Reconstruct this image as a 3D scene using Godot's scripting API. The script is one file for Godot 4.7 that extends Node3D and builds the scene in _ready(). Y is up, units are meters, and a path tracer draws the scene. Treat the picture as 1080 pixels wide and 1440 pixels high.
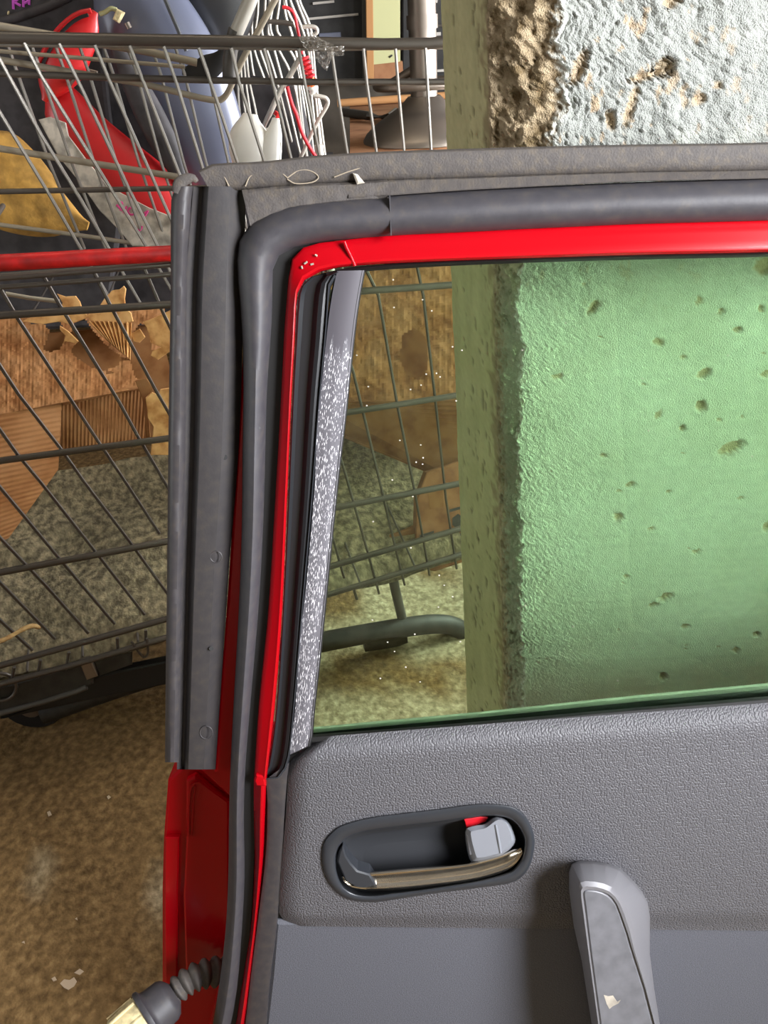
extends Node3D

const F := 1082.0                       # focal length in pixels of a 1080 x 1440 frame
var cam_basis := Basis()
var cam_at := Vector3.ZERO
var M := {}                             # materials by name
var taken := {}
var rng := RandomNumberGenerator.new()


func _ready() -> void:
	rng.seed = 7
	# ---- camera -------------------------------------------------------------------------------
	var cam := Camera3D.new()
	cam.name = "camera"
	cam.keep_aspect = Camera3D.KEEP_HEIGHT
	cam.fov = rad_to_deg(2.0 * atan(720.0 / F))
	cam.near = 0.02
	cam.far = 60.0
	cam_at = Vector3(0.0, 1.06, 0.0)
	cam_basis = Basis.from_euler(Vector3(deg_to_rad(-33.0), 0.0, deg_to_rad(-4.0)))
	cam.transform = Transform3D(cam_basis, cam_at)
	add_child(cam)
	cam.current = true
	# ---- sky and exposure ---------------------------------------------------------------------
	var env := Environment.new()
	var sky := Sky.new()
	var sm := ProceduralSkyMaterial.new()
	sm.sky_top_color = Color(0.86, 0.90, 0.97)
	sm.sky_horizon_color = Color(0.96, 0.96, 0.97)
	sm.ground_bottom_color = Color(0.48, 0.44, 0.38)
	sm.ground_horizon_color = Color(0.62, 0.58, 0.52)
	sm.sky_energy_multiplier = 1.0
	sm.ground_energy_multiplier = 1.0
	sky.sky_material = sm
	env.background_mode = Environment.BG_SKY
	env.sky = sky
	env.background_energy_multiplier = 0.5
	env.tonemap_mode = Environment.TONE_MAPPER_LINEAR
	env.tonemap_exposure = 1.85
	env.sdfgi_enabled = true
	env.ssao_enabled = true
	env.ssil_enabled = true
	var we := WorldEnvironment.new()
	we.name = "world_environment"
	we.environment = env
	add_child(we)
	# ---- daylight through the large frosted window in the right wall --------------------------
	var day := AreaLight3D.new()
	day.name = "window_daylight"
	day.area_size = Vector2(0.72, 0.80)
	day.light_color = Color(0.97, 0.98, 1.0)
	day.light_energy = 5.0
	day.area_range = 12.0
	day.area_attenuation = 2.0
	day.shadow_enabled = true
	day.position = Vector3(1.00, 1.27, 0.36)
	day.rotation.y = PI / 2               # shines along -x
	add_child(day)
	var day2 := AreaLight3D.new()         # the second window, behind the pillar
	day2.name = "rear_window_daylight"
	day2.area_size = Vector2(1.2, 0.84)
	day2.light_color = Color(0.97, 0.98, 1.0)
	day2.light_energy = 4.2
	day2.area_range = 12.0
	day2.area_attenuation = 2.0
	day2.shadow_enabled = true
	day2.position = Vector3(1.00, 0.95, -1.75)
	day2.rotation.y = PI / 2
	add_child(day2)
	var day3 := AreaLight3D.new()         # the dimmer window in the left wall
	day3.name = "left_window_daylight"
	day3.area_size = Vector2(0.9, 0.9)
	day3.light_color = Color(0.95, 0.98, 1.0)
	day3.light_energy = 0.7
	day3.area_range = 12.0
	day3.area_attenuation = 2.0
	day3.shadow_enabled = true
	day3.position = Vector3(-2.37, 1.05, -0.25)
	day3.rotation.y = -PI / 2
	add_child(day3)
	# ---- the rest -----------------------------------------------------------------------------
	make_materials()
	build_room()
	build_pillar()
	build_door()
	build_near_cart()
	build_far_cart()
	build_background()


# ================================================================================ pixels and frames
func ray(x: float, y: float) -> Vector3:
	return cam_basis * Vector3((x - 540.0) / F, (720.0 - y) / F, -1.0)


# a frame: origin, two axes along the surface and its normal. at(f, x, y, w) is the point of that surface, raised by w, which the photograph shows at pixel (x, y)
func frame(o: Vector3, n: Vector3, hint := Vector3.UP) -> Transform3D:
	n = n.normalized()
	var u := hint.cross(n).normalized()
	return Transform3D(Basis(u, n.cross(u), n), o)


func at(f: Transform3D, x: float, y: float, w := 0.0) -> Vector3:
	var n := f.basis.z
	var d := ray(x, y)
	return cam_at + d * ((f.origin + n * w - cam_at).dot(n) / d.dot(n))


func deep(x: float, y: float, z: float) -> Vector3:       # on the upright plane at that z
	var d := ray(x, y)
	return cam_at + d * ((z - cam_at.z) / d.z)


func level(x: float, y: float, h: float) -> Vector3:      # on the level plane at that height
	var d := ray(x, y)
	return cam_at + d * ((h - cam_at.y) / d.y)


func pts(a: Array) -> PackedVector2Array:
	var r := PackedVector2Array()
	for i in range(0, a.size(), 2):
		r.append(Vector2(a[i], a[i + 1]))
	return r


# n + 1 points along a smooth line through the given ones, the stretches as long as in the guide line
func smooth2(p: PackedVector2Array, n: int, guide: PackedVector2Array) -> PackedVector2Array:
	var run := [0.0]
	for i in range(1, guide.size()):
		run.append(run[-1] + guide[i].distance_to(guide[i - 1]))
	var r := PackedVector2Array()
	var k := 0
	for s in n + 1:
		var t: float = run[-1] * s / n
		while k < p.size() - 2 and t > run[k + 1]:
			k += 1
		var f: float = clampf((t - run[k]) / maxf(run[k + 1] - run[k], 1e-6), 0, 1)
		var a: Vector2 = p[maxi(k - 1, 0)]
		var b: Vector2 = p[k]
		var c: Vector2 = p[k + 1]
		var d: Vector2 = p[mini(k + 2, p.size() - 1)]
		var lb: float = run[k + 1] - run[k]
		var la: float = run[k] - run[maxi(k - 1, 0)] if k > 0 else lb
		var lc: float = run[mini(k + 2, p.size() - 1)] - run[k + 1] if k + 2 < p.size() else lb
		var m1: Vector2 = (c - a) * (lb / maxf(la + lb, 1e-6)) if k > 0 else c - b
		var m2: Vector2 = (d - b) * (lb / maxf(lc + lb, 1e-6)) if k + 2 < p.size() else c - b
		var f2 := f * f
		var f3 := f2 * f
		r.append(b * (2 * f3 - 3 * f2 + 1) + m1 * (f3 - 2 * f2 + f) + c * (-2 * f3 + 3 * f2) + m2 * (f3 - f2))
	return r


func smooth3(p: PackedVector3Array, n: int) -> PackedVector3Array:
	var r := PackedVector3Array()
	for s in n + 1:
		var t := float(s) / n * (p.size() - 1)
		var k := mini(int(t), p.size() - 2)
		r.append(p[k].cubic_interpolate(p[k + 1], p[maxi(k - 1, 0)], p[mini(k + 2, p.size() - 1)], t - k))
	return r


# ================================================================================ meshes
class Geo:
	var v := PackedVector3Array()
	var n := PackedVector3Array()
	var uv := PackedVector2Array()
	var c := PackedColorArray()

	func tri(a: Vector3, b: Vector3, d: Vector3, na := Vector3.ZERO, nb := Vector3.ZERO, nd := Vector3.ZERO, ua := Vector2.ZERO, ub := Vector2.ZERO, ud := Vector2.ZERO) -> void:
		if na == Vector3.ZERO:
			na = (b - a).cross(d - a).normalized()
			nb = na
			nd = na
		v.append_array([a, b, d])
		n.append_array([na, nb, nd])
		uv.append_array([ua, ub, ud])

	# rows of equally many points; normals are averaged over neighbours that turn by less than the crease angle
	func grid(P: Array, round_j := false, round_i := false, crease := 38.0, caps := false, uvs: Array = []) -> void:
		var ni: int = P.size() - (0 if round_i else 1)
		var nj: int = P[0].size() - (0 if round_j else 1)
		var ri: int = P.size()
		var rj: int = P[0].size()
		var fn := []
		for i in ni:
			var row := PackedVector3Array()
			for j in nj:
				var a: Vector3 = P[i][j]
				var b: Vector3 = P[i][(j + 1) % rj]
				var d: Vector3 = P[(i + 1) % ri][(j + 1) % rj]
				var e: Vector3 = P[(i + 1) % ri][j]
				row.append((d - a).cross(e - b))
			fn.append(row)
		var lim := cos(deg_to_rad(crease))
		for i in ni:
			for j in nj:
				var f: Vector3 = fn[i][j]
				if f.length_squared() < 1e-22:
					continue
				var fu := f.normalized()
				var q := []
				for c4 in [[0, 0], [0, 1], [1, 1], [1, 0]]:
					var sum := Vector3.ZERO
					for di in [c4[0] - 1, c4[0]]:
						for dj in [c4[1] - 1, c4[1]]:
							var ii: int = i + di
							var jj: int = j + dj
							if round_i:
								ii = posmod(ii, ni)
							if round_j:
								jj = posmod(jj, nj)
							if ii < 0 or jj < 0 or ii >= ni or jj >= nj:
								continue
							var g: Vector3 = fn[ii][jj]
							if g.length_squared() > 1e-22 and g.normalized().dot(fu) >= lim:
								sum += g
					q.append(sum.normalized() if sum.length_squared() > 1e-24 else fu)
				var a: Vector3 = P[i][j]
				var b: Vector3 = P[i][(j + 1) % rj]
				var d: Vector3 = P[(i + 1) % ri][(j + 1) % rj]
				var e: Vector3 = P[(i + 1) % ri][j]
				var w := [Vector2.ZERO, Vector2.ZERO, Vector2.ZERO, Vector2.ZERO]
				if uvs.size():
					w = [uvs[i][j], uvs[i][j + 1], uvs[i + 1][j + 1], uvs[i + 1][j]]
				if a.distance_squared_to(d) <= b.distance_squared_to(e):
					tri(a, b, d, q[0], q[1], q[2], w[0], w[1], w[2])
					tri(a, d, e, q[0], q[2], q[3], w[0], w[2], w[3])
				else:
					tri(a, b, e, q[0], q[1], q[3], w[0], w[1], w[3])
					tri(b, d, e, q[1], q[2], q[3], w[1], w[2], w[3])
		if caps:
			for end in [0, ri - 1]:
				var mid := Vector3.ZERO
				for p in P[end]:
					mid += p / rj
				for j in rj:
					if end:
						tri(P[end][j], P[end][(j + 1) % rj], mid)
					else:
						tri(P[end][(j + 1) % rj], P[end][j], mid)

	func turn() -> void:
		for k in range(0, v.size(), 3):
			var t := v[k + 1]
			v[k + 1] = v[k + 2]
			v[k + 2] = t
			var t2 := n[k + 1]
			n[k + 1] = -n[k + 2]
			n[k + 2] = -t2
			n[k] = -n[k]
			var t3 := uv[k + 1]
			uv[k + 1] = uv[k + 2]
			uv[k + 2] = t3
			if c.size():
				var t4 := c[k + 1]
				c[k + 1] = c[k + 2]
				c[k + 2] = t4

	# turns all faces outwards: by the enclosed volume, or towards a direction for an open sheet
	func outward(towards := Vector3.ZERO) -> void:
		var sum := 0.0
		if v.is_empty():
			return
		var o := v[0]
		for k in range(0, v.size(), 3):
			if towards == Vector3.ZERO:
				sum += (v[k] - o).dot((v[k + 1] - o).cross(v[k + 2] - o))
			else:
				sum += (v[k + 1] - v[k]).cross(v[k + 2] - v[k]).dot(towards)
		if sum < 0:
			turn()

	func mesh(inv: Transform3D) -> ArrayMesh:
		var a := []
		a.resize(Mesh.ARRAY_MAX)
		var vv := PackedVector3Array()
		var nn := PackedVector3Array()
		var uu := PackedVector2Array()
		var cc := PackedColorArray()
		vv.resize(v.size())
		nn.resize(v.size())
		uu.resize(v.size())
		if c.size():
			cc.resize(v.size())
		for k in range(0, v.size(), 3):        # Godot's front faces run clockwise
			for s in 3:
				var from: int = k + [0, 2, 1][s]
				vv[k + s] = inv * v[from]
				nn[k + s] = inv.basis * n[from]
				uu[k + s] = uv[from]
				if c.size():
					cc[k + s] = c[from]
		a[Mesh.ARRAY_VERTEX] = vv
		a[Mesh.ARRAY_NORMAL] = nn
		a[Mesh.ARRAY_TEX_UV] = uu
		if c.size():
			a[Mesh.ARRAY_COLOR] = cc
		var m := ArrayMesh.new()
		m.add_surface_from_arrays(Mesh.PRIMITIVE_TRIANGLES, a)
		return m


func numbered(called: String) -> String:
	taken[called] = taken.get(called, -1) + 1
	return called if taken[called] == 0 else "%s_%03d" % [called, taken[called]]


func thing(called: String, where: Vector3, label: String, category: String, group := "") -> Node3D:
	var o := Node3D.new()
	o.name = numbered(called)
	o.position = where
	add_child(o)
	return tag(o, label, category, group)


func tag(o: Node3D, label: String, category: String, group := "") -> Node3D:
	o.set_meta("label", label)
	o.set_meta("category", category)
	if group:
		o.set_meta("group", group)
	return o


func structure(o: Node3D, label: String) -> Node3D:
	o.set_meta("kind", "structure")
	o.set_meta("label", label)
	return o


# commits a Geo given in world coordinates as one named mesh under its thing or part
func put(called: String, g: Geo, m: Material, parent: Node3D = null, towards := Vector3.ZERO) -> MeshInstance3D:
	g.outward(towards)
	var o := MeshInstance3D.new()
	var inv := Transform3D()
	if parent:
		var top := parent
		while top.get_parent() != self:
			top = top.get_parent()
		inv = top.transform.affine_inverse()
	else:                                   # a thing of one mesh stands at its own base
		var lo := Vector3.INF
		var hi := -Vector3.INF
		for p in g.v:
			lo = lo.min(p)
			hi = hi.max(p)
		o.position = Vector3((lo.x + hi.x) / 2, lo.y, (lo.z + hi.z) / 2)
		inv = Transform3D(Basis(), -o.position)
	o.mesh = g.mesh(inv)
	o.material_override = null
	o.set_surface_override_material(0, m)
	o.name = called if parent else numbered(called)
	(parent if parent else self).add_child(o, true)
	return o


# a profile swept between two pixel lines of a frame: prof holds (share of the way across, height in mm) in order round the section
func band(f: Transform3D, pl: Array, pr: Array, prof: Array, n := 24, crease := 38.0, with_uv := false, wobble := 0.0) -> Geo:
	var a := pts(pl)
	var b := pts(pr)
	var guide := PackedVector2Array()
	for i in a.size():
		guide.append((a[i] + b[i]) / 2)
	var sa := smooth2(a, n, guide)
	var sb := smooth2(b, n, guide)
	var P := []
	var uvs := []
	var run := 0.0
	for i in n + 1:
		var row := PackedVector3Array()
		var ur := PackedVector2Array()
		for q in prof:
			var lift: float = q[1] * 0.001
			if wobble > 0.0:
				lift += wobble * 0.001 * sin(i * 1.7 + q[0] * 4.0) * sin(i * 0.61)
			row.append(at(f, lerpf(sa[i].x, sb[i].x, q[0]), lerpf(sa[i].y, sb[i].y, q[0]), lift))
		if i:
			run += row[0].distance_to(P[-1][0])
		var across := 0.0
		for j in row.size():
			if j:
				across += row[j].distance_to(row[j - 1])
			ur.append(Vector2(across, run))
		ur.append(Vector2(across + row[0].distance_to(row[-1]), run))
		P.append(row)
		uvs.append(ur)
	var g := Geo.new()
	g.grid(P, true, false, crease, true, uvs if with_uv else [])
	return g


# rings of pixel outlines, each at its own height; the first and the last are closed unless open
func rings(f: Transform3D, layers: Array, crease := 38.0, ends := true, n := 0) -> Geo:
	var P := []
	for l in layers:
		var row := PackedVector3Array()
		var outline := pts(l[0])
		if n > 0:
			outline = loop2(outline, n)
		for p in outline:
			row.append(at(f, p.x, p.y, l[1] * 0.001))
		P.append(row)
	var g := Geo.new()
	g.grid(P, true, false, crease, false)
	if ends:
		for k in [0, P.size() - 1]:
			flat_cap(g, f, P[k], k > 0)
	return g


func flat_cap(g: Geo, f: Transform3D, row: PackedVector3Array, last: bool) -> void:
	var inv := f.affine_inverse()
	var flat := PackedVector2Array()
	for p in row:
		var q := inv * p
		flat.append(Vector2(q.x, q.y))
	var idx := Geometry2D.triangulate_polygon(flat)
	var ccw := not Geometry2D.is_polygon_clockwise(flat)
	for k in range(0, idx.size(), 3):
		var a := row[idx[k]]
		var b := row[idx[k + 1]]
		var c := row[idx[k + 2]]
		# the cap must run round its rim as the row does (last) or against it (first)
		var turns: bool = (flat[idx[k + 1]] - flat[idx[k]]).cross(flat[idx[k + 2]] - flat[idx[k]]) > 0
		var same := turns == ccw
		if same == last:
			g.tri(a, b, c)
		else:
			g.tri(a, c, b)


# n points on a smooth closed line through the outline
func loop2(p: PackedVector2Array, n: int) -> PackedVector2Array:
	var r := PackedVector2Array()
	var m := p.size()
	for s in n:
		var t := float(s) / n * m
		var k := int(t)
		r.append(p[k % m].cubic_interpolate(p[(k + 1) % m], p[(k + m - 1) % m], p[(k + 2) % m], t - k))
	return r


# a plate with a pixel outline, from height w0 to w1 (mm), its upper rim bevelled by `bevel` mm
func slab(f: Transform3D, outline: Array, w0: float, w1: float, bevel := 1.0) -> Geo:
	var inv := f.affine_inverse()
	var flat := PackedVector2Array()
	for p in pts(outline):
		var q := inv * at(f, p.x, p.y, w1 * 0.001)
		flat.append(Vector2(q.x, q.y))
	return plate(f, flat, w0, w1, bevel)


func plate(f: Transform3D, flat: PackedVector2Array, w0: float, w1: float, bevel := 1.0) -> Geo:
	var m := flat.size()
	var side := -1.0 if Geometry2D.is_polygon_clockwise(flat) else 1.0
	var inner := PackedVector2Array()
	for i in m:
		var d1 := (flat[i] - flat[(i + m - 1) % m]).normalized()
		var d2 := (flat[(i + 1) % m] - flat[i]).normalized()
		var n1 := Vector2(-d1.y, d1.x)
		var n2 := Vector2(-d2.y, d2.x)
		var mid := (n1 + n2).normalized()
		inner.append(flat[i] + mid * side * bevel * 0.001 / maxf(mid.dot(n1), 0.45))
	var P := []
	for layer in [[flat, w0], [flat, w1 - bevel * 0.7], [inner, w1]]:
		var row := PackedVector3Array()
		for q in layer[0]:
			row.append(f * Vector3(q.x, q.y, layer[1] * 0.001))
		P.append(row)
	var g := Geo.new()
	g.grid(P, true, false, 30.0)
	flat_cap(g, f, P[0], false)
	flat_cap(g, f, P[2], true)
	return g


func tube(p: PackedVector3Array, r: Variant, sides := 8, closed := false) -> Geo:
	var P := []
	var n := p.size()
	var nrm := Vector3.ZERO
	for i in n:
		var d: Vector3
		if closed:
			d = (p[(i + 1) % n] - p[(i + n - 1) % n]).normalized()
		else:
			d = (p[mini(i + 1, n - 1)] - p[maxi(i - 1, 0)]).normalized()
		if nrm == Vector3.ZERO:
			nrm = d.cross(Vector3.UP if absf(d.y) < 0.9 else Vector3.RIGHT).normalized()
		nrm = (nrm - d * nrm.dot(d)).normalized()
		var b := d.cross(nrm)
		var row := PackedVector3Array()
		var rad: float = r[i] if r is Array or r is PackedFloat32Array else r
		for k in sides:
			var a := TAU * k / sides
			row.append(p[i] + (nrm * cos(a) + b * sin(a)) * rad)
		P.append(row)
	var g := Geo.new()
	g.grid(P, true, closed, 50.0, not closed)
	return g


# a smooth solid round a pixel centre line of a frame: half widths in pixels, thickness as a share of the width
func pod(f: Transform3D, line: Array, half: Array, thick := 0.6, n := 18, sides := 20, w := 0.0, power := 2.0) -> Geo:
	var c := pts(line)
	var sc := smooth2(c, n, c)
	var P := []
	for i in n + 1:
		var t := float(i) / n
		var k := mini(int(t * (half.size() - 1)), half.size() - 2)
		var ft: float = t * (half.size() - 1) - k
		var h := cubic_interpolate(half[k], half[k + 1], half[maxi(k - 1, 0)], half[mini(k + 2, half.size() - 1)], ft)
		var d := (sc[mini(i + 1, n)] - sc[maxi(i - 1, 0)]).normalized()
		var side := Vector2(-d.y, d.x) * maxf(h, 0.5)
		var mid := at(f, sc[i].x, sc[i].y, w)
		var e := at(f, sc[i].x + side.x, sc[i].y + side.y, w) - mid
		var row := PackedVector3Array()
		for q in sides:
			var a := TAU * q / sides
			var ca := signf(cos(a)) * pow(absf(cos(a)), 2.0 / power)
			var sa := signf(sin(a)) * pow(absf(sin(a)), 2.0 / power)
			row.append(mid + e * ca + f.basis.z * e.length() * thick * sa)
		P.append(row)
	var g := Geo.new()
	g.grid(P, true, false, 60.0, true)
	return g


func box(lo: Vector3, hi: Vector3, bevel := 0.0) -> Geo:
	var f := Transform3D(Basis(), Vector3.ZERO)
	return plate(f, PackedVector2Array([Vector2(lo.x, lo.y), Vector2(hi.x, lo.y), Vector2(hi.x, hi.y), Vector2(lo.x, hi.y)]), lo.z * 1000, hi.z * 1000, bevel)


func add(g: Geo, other: Geo) -> void:
	other.outward()
	g.v.append_array(other.v)
	g.n.append_array(other.n)
	g.uv.append_array(other.uv)


# ================================================================================ materials
func noise_tex(freq: float, ramp: Array, kind := FastNoiseLite.TYPE_SIMPLEX_SMOOTH, octaves := 4, size := 512, sd := 1, normal := false, bump := 4.0, ret := -1) -> NoiseTexture2D:
	var z := FastNoiseLite.new()
	z.noise_type = kind
	z.frequency = freq
	z.fractal_octaves = octaves
	z.seed = sd
	if ret >= 0:
		z.cellular_return_type = ret
	var t := NoiseTexture2D.new()
	t.width = size
	t.height = size
	t.seamless = true
	t.noise = z
	t.as_normal_map = normal
	t.bump_strength = bump
	if ramp.size():
		var gr := Gradient.new()
		gr.offsets = PackedFloat32Array()
		gr.colors = PackedColorArray()
		var offs := PackedFloat32Array()
		var cols := PackedColorArray()
		for q in ramp:
			offs.append(q[0])
			cols.append(q[1])
		gr.offsets = offs
		gr.colors = cols
		t.color_ramp = gr
	return t


func grey(v: float) -> Color:
	return Color(v, v, v)


# tex tiles every `tile` metres over the thing's own axes; h is a relief texture of h_cm centimetres that tiles every h_tile metres is set by uv as well
func mat(called: String, col: Color, rough := 0.6, metal := 0.0, tex: Texture2D = null, tile := 0.3, height: Texture2D = null, h_cm := 0.05, spec := 0.5) -> StandardMaterial3D:
	var m := StandardMaterial3D.new()
	m.resource_name = called
	m.albedo_color = col
	m.roughness = rough
	m.metallic = metal
	m.metallic_specular = spec
	if tex or height:
		m.uv1_triplanar = true
		m.uv1_scale = Vector3.ONE / tile
		m.uv1_triplanar_sharpness = 4.0
	if tex:
		m.albedo_texture = tex
	if height:
		m.heightmap_enabled = true
		m.heightmap_texture = height
		m.heightmap_scale = h_cm
	M[called] = m
	return m


func make_materials() -> void:
	var mottled := noise_tex(0.012, [[0.0, grey(0.62)], [0.45, grey(0.86)], [0.7, grey(1.0)], [1.0, grey(0.94)]], FastNoiseLite.TYPE_SIMPLEX_SMOOTH, 5, 512, 3)
	var dusty := noise_tex(0.022, [[0.0, Color(0.76, 0.76, 0.78)], [0.5, Color(0.84, 0.84, 0.85)], [0.72, Color(0.89, 0.88, 0.86)], [1.0, Color(1.0, 0.97, 0.90)]], FastNoiseLite.TYPE_SIMPLEX_SMOOTH, 6, 512, 11)
	var fine := noise_tex(0.09, [], FastNoiseLite.TYPE_SIMPLEX_SMOOTH, 3, 512, 5)
	var leather := noise_tex(0.045, [[0.0, grey(1.0)], [0.35, grey(0.8)], [0.7, grey(0.25)], [1.0, grey(0.0)]], FastNoiseLite.TYPE_CELLULAR, 1, 512, 21, false, 4.0, FastNoiseLite.RETURN_DISTANCE)
	var floor_tex := noise_tex(0.024, [[0.0, Color(0.60, 0.56, 0.49)], [0.35, Color(0.76, 0.72, 0.64)], [0.6, Color(0.87, 0.83, 0.75)], [0.8, Color(0.96, 0.93, 0.86)], [1.0, Color(1.0, 0.98, 0.94)]], FastNoiseLite.TYPE_SIMPLEX_SMOOTH, 6, 1024, 31)
	var floor_h := noise_tex(0.03, [], FastNoiseLite.TYPE_SIMPLEX_SMOOTH, 5, 1024, 32)
	var felt := noise_tex(0.03, [[0.0, Color(0.42, 0.41, 0.38)], [0.4, Color(0.66, 0.64, 0.58)], [0.62, Color(0.82, 0.79, 0.71)], [1.0, Color(1.0, 0.95, 0.85)]], FastNoiseLite.TYPE_SIMPLEX_SMOOTH, 6, 512, 41)
	var card := noise_tex(0.01, [[0.0, Color(0.72, 0.62, 0.52)], [0.5, Color(0.92, 0.88, 0.82)], [1.0, Color(1.0, 1.0, 1.0)]], FastNoiseLite.TYPE_SIMPLEX_SMOOTH, 5, 512, 51)
	# the car door
	mat("paint", Color(0.66, 0.015, 0.068), 0.26, 0.0, null, 0.3, null, 0.0, 0.32)
	M.paint.clearcoat_enabled = true
	M.paint.clearcoat = 0.15
	M.paint.clearcoat_roughness = 0.12
	mat("rubber", Color(0.295, 0.285, 0.30), 0.55, 0.0, dusty, 0.16, fine, 0.006)
	mat("dusty_rubber", Color(0.37, 0.345, 0.325), 0.7, 0.0, dusty, 0.10, fine, 0.02)
	mat("trim_plastic", Color(0.29, 0.275, 0.28), 0.5, 0.0, dusty, 0.13, fine, 0.004)
	mat("belt_glint", Color(0.62, 0.62, 0.60), 0.6)  # light grey paints in the reflection along the belt lip
	mat("cover_plastic", Color(0.235, 0.22, 0.22), 0.55, 0.0, dusty, 0.13, fine, 0.004)
	mat("gloss_black", Color(0.14, 0.145, 0.155), 0.28, 0.0, null)
	mat("black", Color(0.075, 0.07, 0.07), 0.6, 0.0, null)
	mat("card_plastic", Color(0.35, 0.345, 0.36), 0.48, 0.0, dusty, 0.25, leather, 0.075)
	M.card_plastic.uv1_scale = Vector3.ONE / 0.038
	M.card_plastic.albedo_texture = null
	mat("card_fabric", Color(0.41, 0.415, 0.45), 0.62, 0.0, noise_tex(0.14, [[0.0, grey(0.7)], [1.0, grey(1.0)]], FastNoiseLite.TYPE_SIMPLEX_SMOOTH, 2, 512, 61), 0.10, fine, 0.02)
	mat("bezel", Color(0.19, 0.20, 0.22), 0.32, 0.0, null, 0.1, fine, 0.002)
	mat("pull", Color(0.44, 0.435, 0.45), 0.42, 0.0, null, 0.08, fine, 0.004)
	mat("pull_inset", Color(0.45, 0.45, 0.47), 0.45, 0.0, noise_tex(0.01, [[0.0, grey(0.84)], [0.6, grey(0.95)], [1.0, grey(1.0)]], FastNoiseLite.TYPE_SIMPLEX_SMOOTH, 5, 512, 66), 0.12)
	mat("cup_plastic", Color(0.20, 0.205, 0.22), 0.6)
	mat("knob", Color(0.52, 0.53, 0.56), 0.45)
	mat("chrome", Color(0.92, 0.89, 0.84), 0.2, 1.0, null, 0.05, null)
	mat("dust", Color(0.80, 0.78, 0.72), 0.9)
	mat("dust_line", Color(0.58, 0.53, 0.46), 0.9)
	mat("splat", Color(0.66, 0.58, 0.48), 0.9)
	mat("red_flag", Color(0.86, 0.10, 0.16), 0.5)
	mat("cream", Color(0.93, 0.86, 0.66), 0.5, 0.0, mottled, 0.1)
	var g := StandardMaterial3D.new()
	g.resource_name = "tinted_glass"
	g.albedo_color = Color(0.892, 1.0, 0.875, 0.0)
	g.refraction_enabled = true
	g.refraction_scale = 0.05
	g.roughness = 0.0
	M.glass = g
	# bare metal flakes over the worn coat of the division bar
	var im := Image.create(256, 1024, false, Image.FORMAT_RGB8)
	var z := FastNoiseLite.new()
	z.noise_type = FastNoiseLite.TYPE_SIMPLEX_SMOOTH
	z.frequency = 0.075
	z.fractal_octaves = 2
	z.seed = 9
	var z2 := FastNoiseLite.new()
	z2.frequency = 0.012
	z2.seed = 10
	for y in 1024:
		for x in 256:
			var f := z.get_noise_2d(x, y * 0.8)
			var wide := z2.get_noise_2d(x * 1.2, y * 0.25)
			var worn := smoothstep(150.0, 190.0, y + wide * 60.0)
			var base := Color(0.33, 0.32, 0.345).lerp(Color(0.46, 0.455, 0.475), worn * (0.55 + 0.45 * wide))
			var edge := absf(x / 255.0 - 0.25)
			var chip := worn * smoothstep(0.30 + 0.25 * edge - 0.2 * wide, 0.36 + 0.25 * edge - 0.2 * wide, f)
			im.set_pixel(x, y, base.lerp(Color(0.97, 0.96, 0.97), clampf(chip, 0, 1)))
	M.flaked = StandardMaterial3D.new()
	M.flaked.resource_name = "flaked_coat"
	M.flaked.albedo_texture = ImageTexture.create_from_image(im)
	M.flaked.roughness = 0.45
	M.flaked.texture_repeat = false
	# the room and the pillar
	mat("concrete", Color.WHITE, 0.85, 0.0, null, 0.05, noise_tex(0.05, [], FastNoiseLite.TYPE_SIMPLEX_SMOOTH, 5, 1024, 71), 0.11, 0.35)
	M.concrete.vertex_color_use_as_albedo = true
	M.concrete.uv1_scale = Vector3.ONE / 0.09
	M.painted_side = M.concrete.duplicate()
	M.painted_side.resource_name = "painted_side"
	M.painted_side.heightmap_scale = 0.02
	mat("floor", Color(0.76, 0.73, 0.66), 0.9, 0.0, floor_tex, 0.5, floor_h, 0.2, 0.3)
	M.floor.vertex_color_use_as_albedo = true
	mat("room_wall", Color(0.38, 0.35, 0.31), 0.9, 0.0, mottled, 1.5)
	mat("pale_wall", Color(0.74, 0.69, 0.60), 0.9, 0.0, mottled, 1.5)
	mat("ceiling", Color(0.44, 0.42, 0.39), 0.9, 0.0, mottled, 1.5)
	# the carts and what they hold
	mat("dark_wire", Color(0.36, 0.335, 0.31), 0.42, 0.55)
	mat("bright_wire", Color(0.56, 0.54, 0.51), 0.36, 0.6)
	mat("pale_wire", Color(0.74, 0.72, 0.68), 0.38, 0.35)
	mat("beige_wire", Color(0.60, 0.56, 0.49), 0.45, 0.3)
	mat("steel", Color(0.55, 0.51, 0.47), 0.42, 0.9)
	mat("red_plastic", Color(0.78, 0.07, 0.07), 0.5, 0.0, mottled, 0.2)
	mat("bumper", Color(0.20, 0.19, 0.175), 0.6, 0.0, mottled, 0.2)
	mat("sleeve", Color(0.30, 0.285, 0.265), 0.5)
	mat("carton", Color(0.60, 0.44, 0.30), 0.9, 0.0, card, 0.3, null, 0.0, 0.2)
	mat("torn", Color(0.90, 0.72, 0.50), 0.9, 0.0, card, 0.15, null, 0.0, 0.2)
	mat("orange_card", Color(0.60, 0.42, 0.27), 0.8, 0.0, card, 0.2)
	mat("felt", Color(0.65, 0.615, 0.545), 0.97, 0.0, felt, 0.28, fine, 0.12, 0.1)
	mat("mirror_red", Color(0.84, 0.05, 0.08), 0.35)
	M.mirror_red.clearcoat_enabled = true
	mat("mirror_blue", Color(0.37, 0.39, 0.47), 0.25, 0.1)
	M.mirror_blue.clearcoat_enabled = true
	mat("mirror_black", Color(0.13, 0.135, 0.15), 0.22)
	M.mirror_black.clearcoat_enabled = true
	mat("dark_panel", Color(0.27, 0.255, 0.265), 0.7, 0.0, mottled, 0.3)
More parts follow.
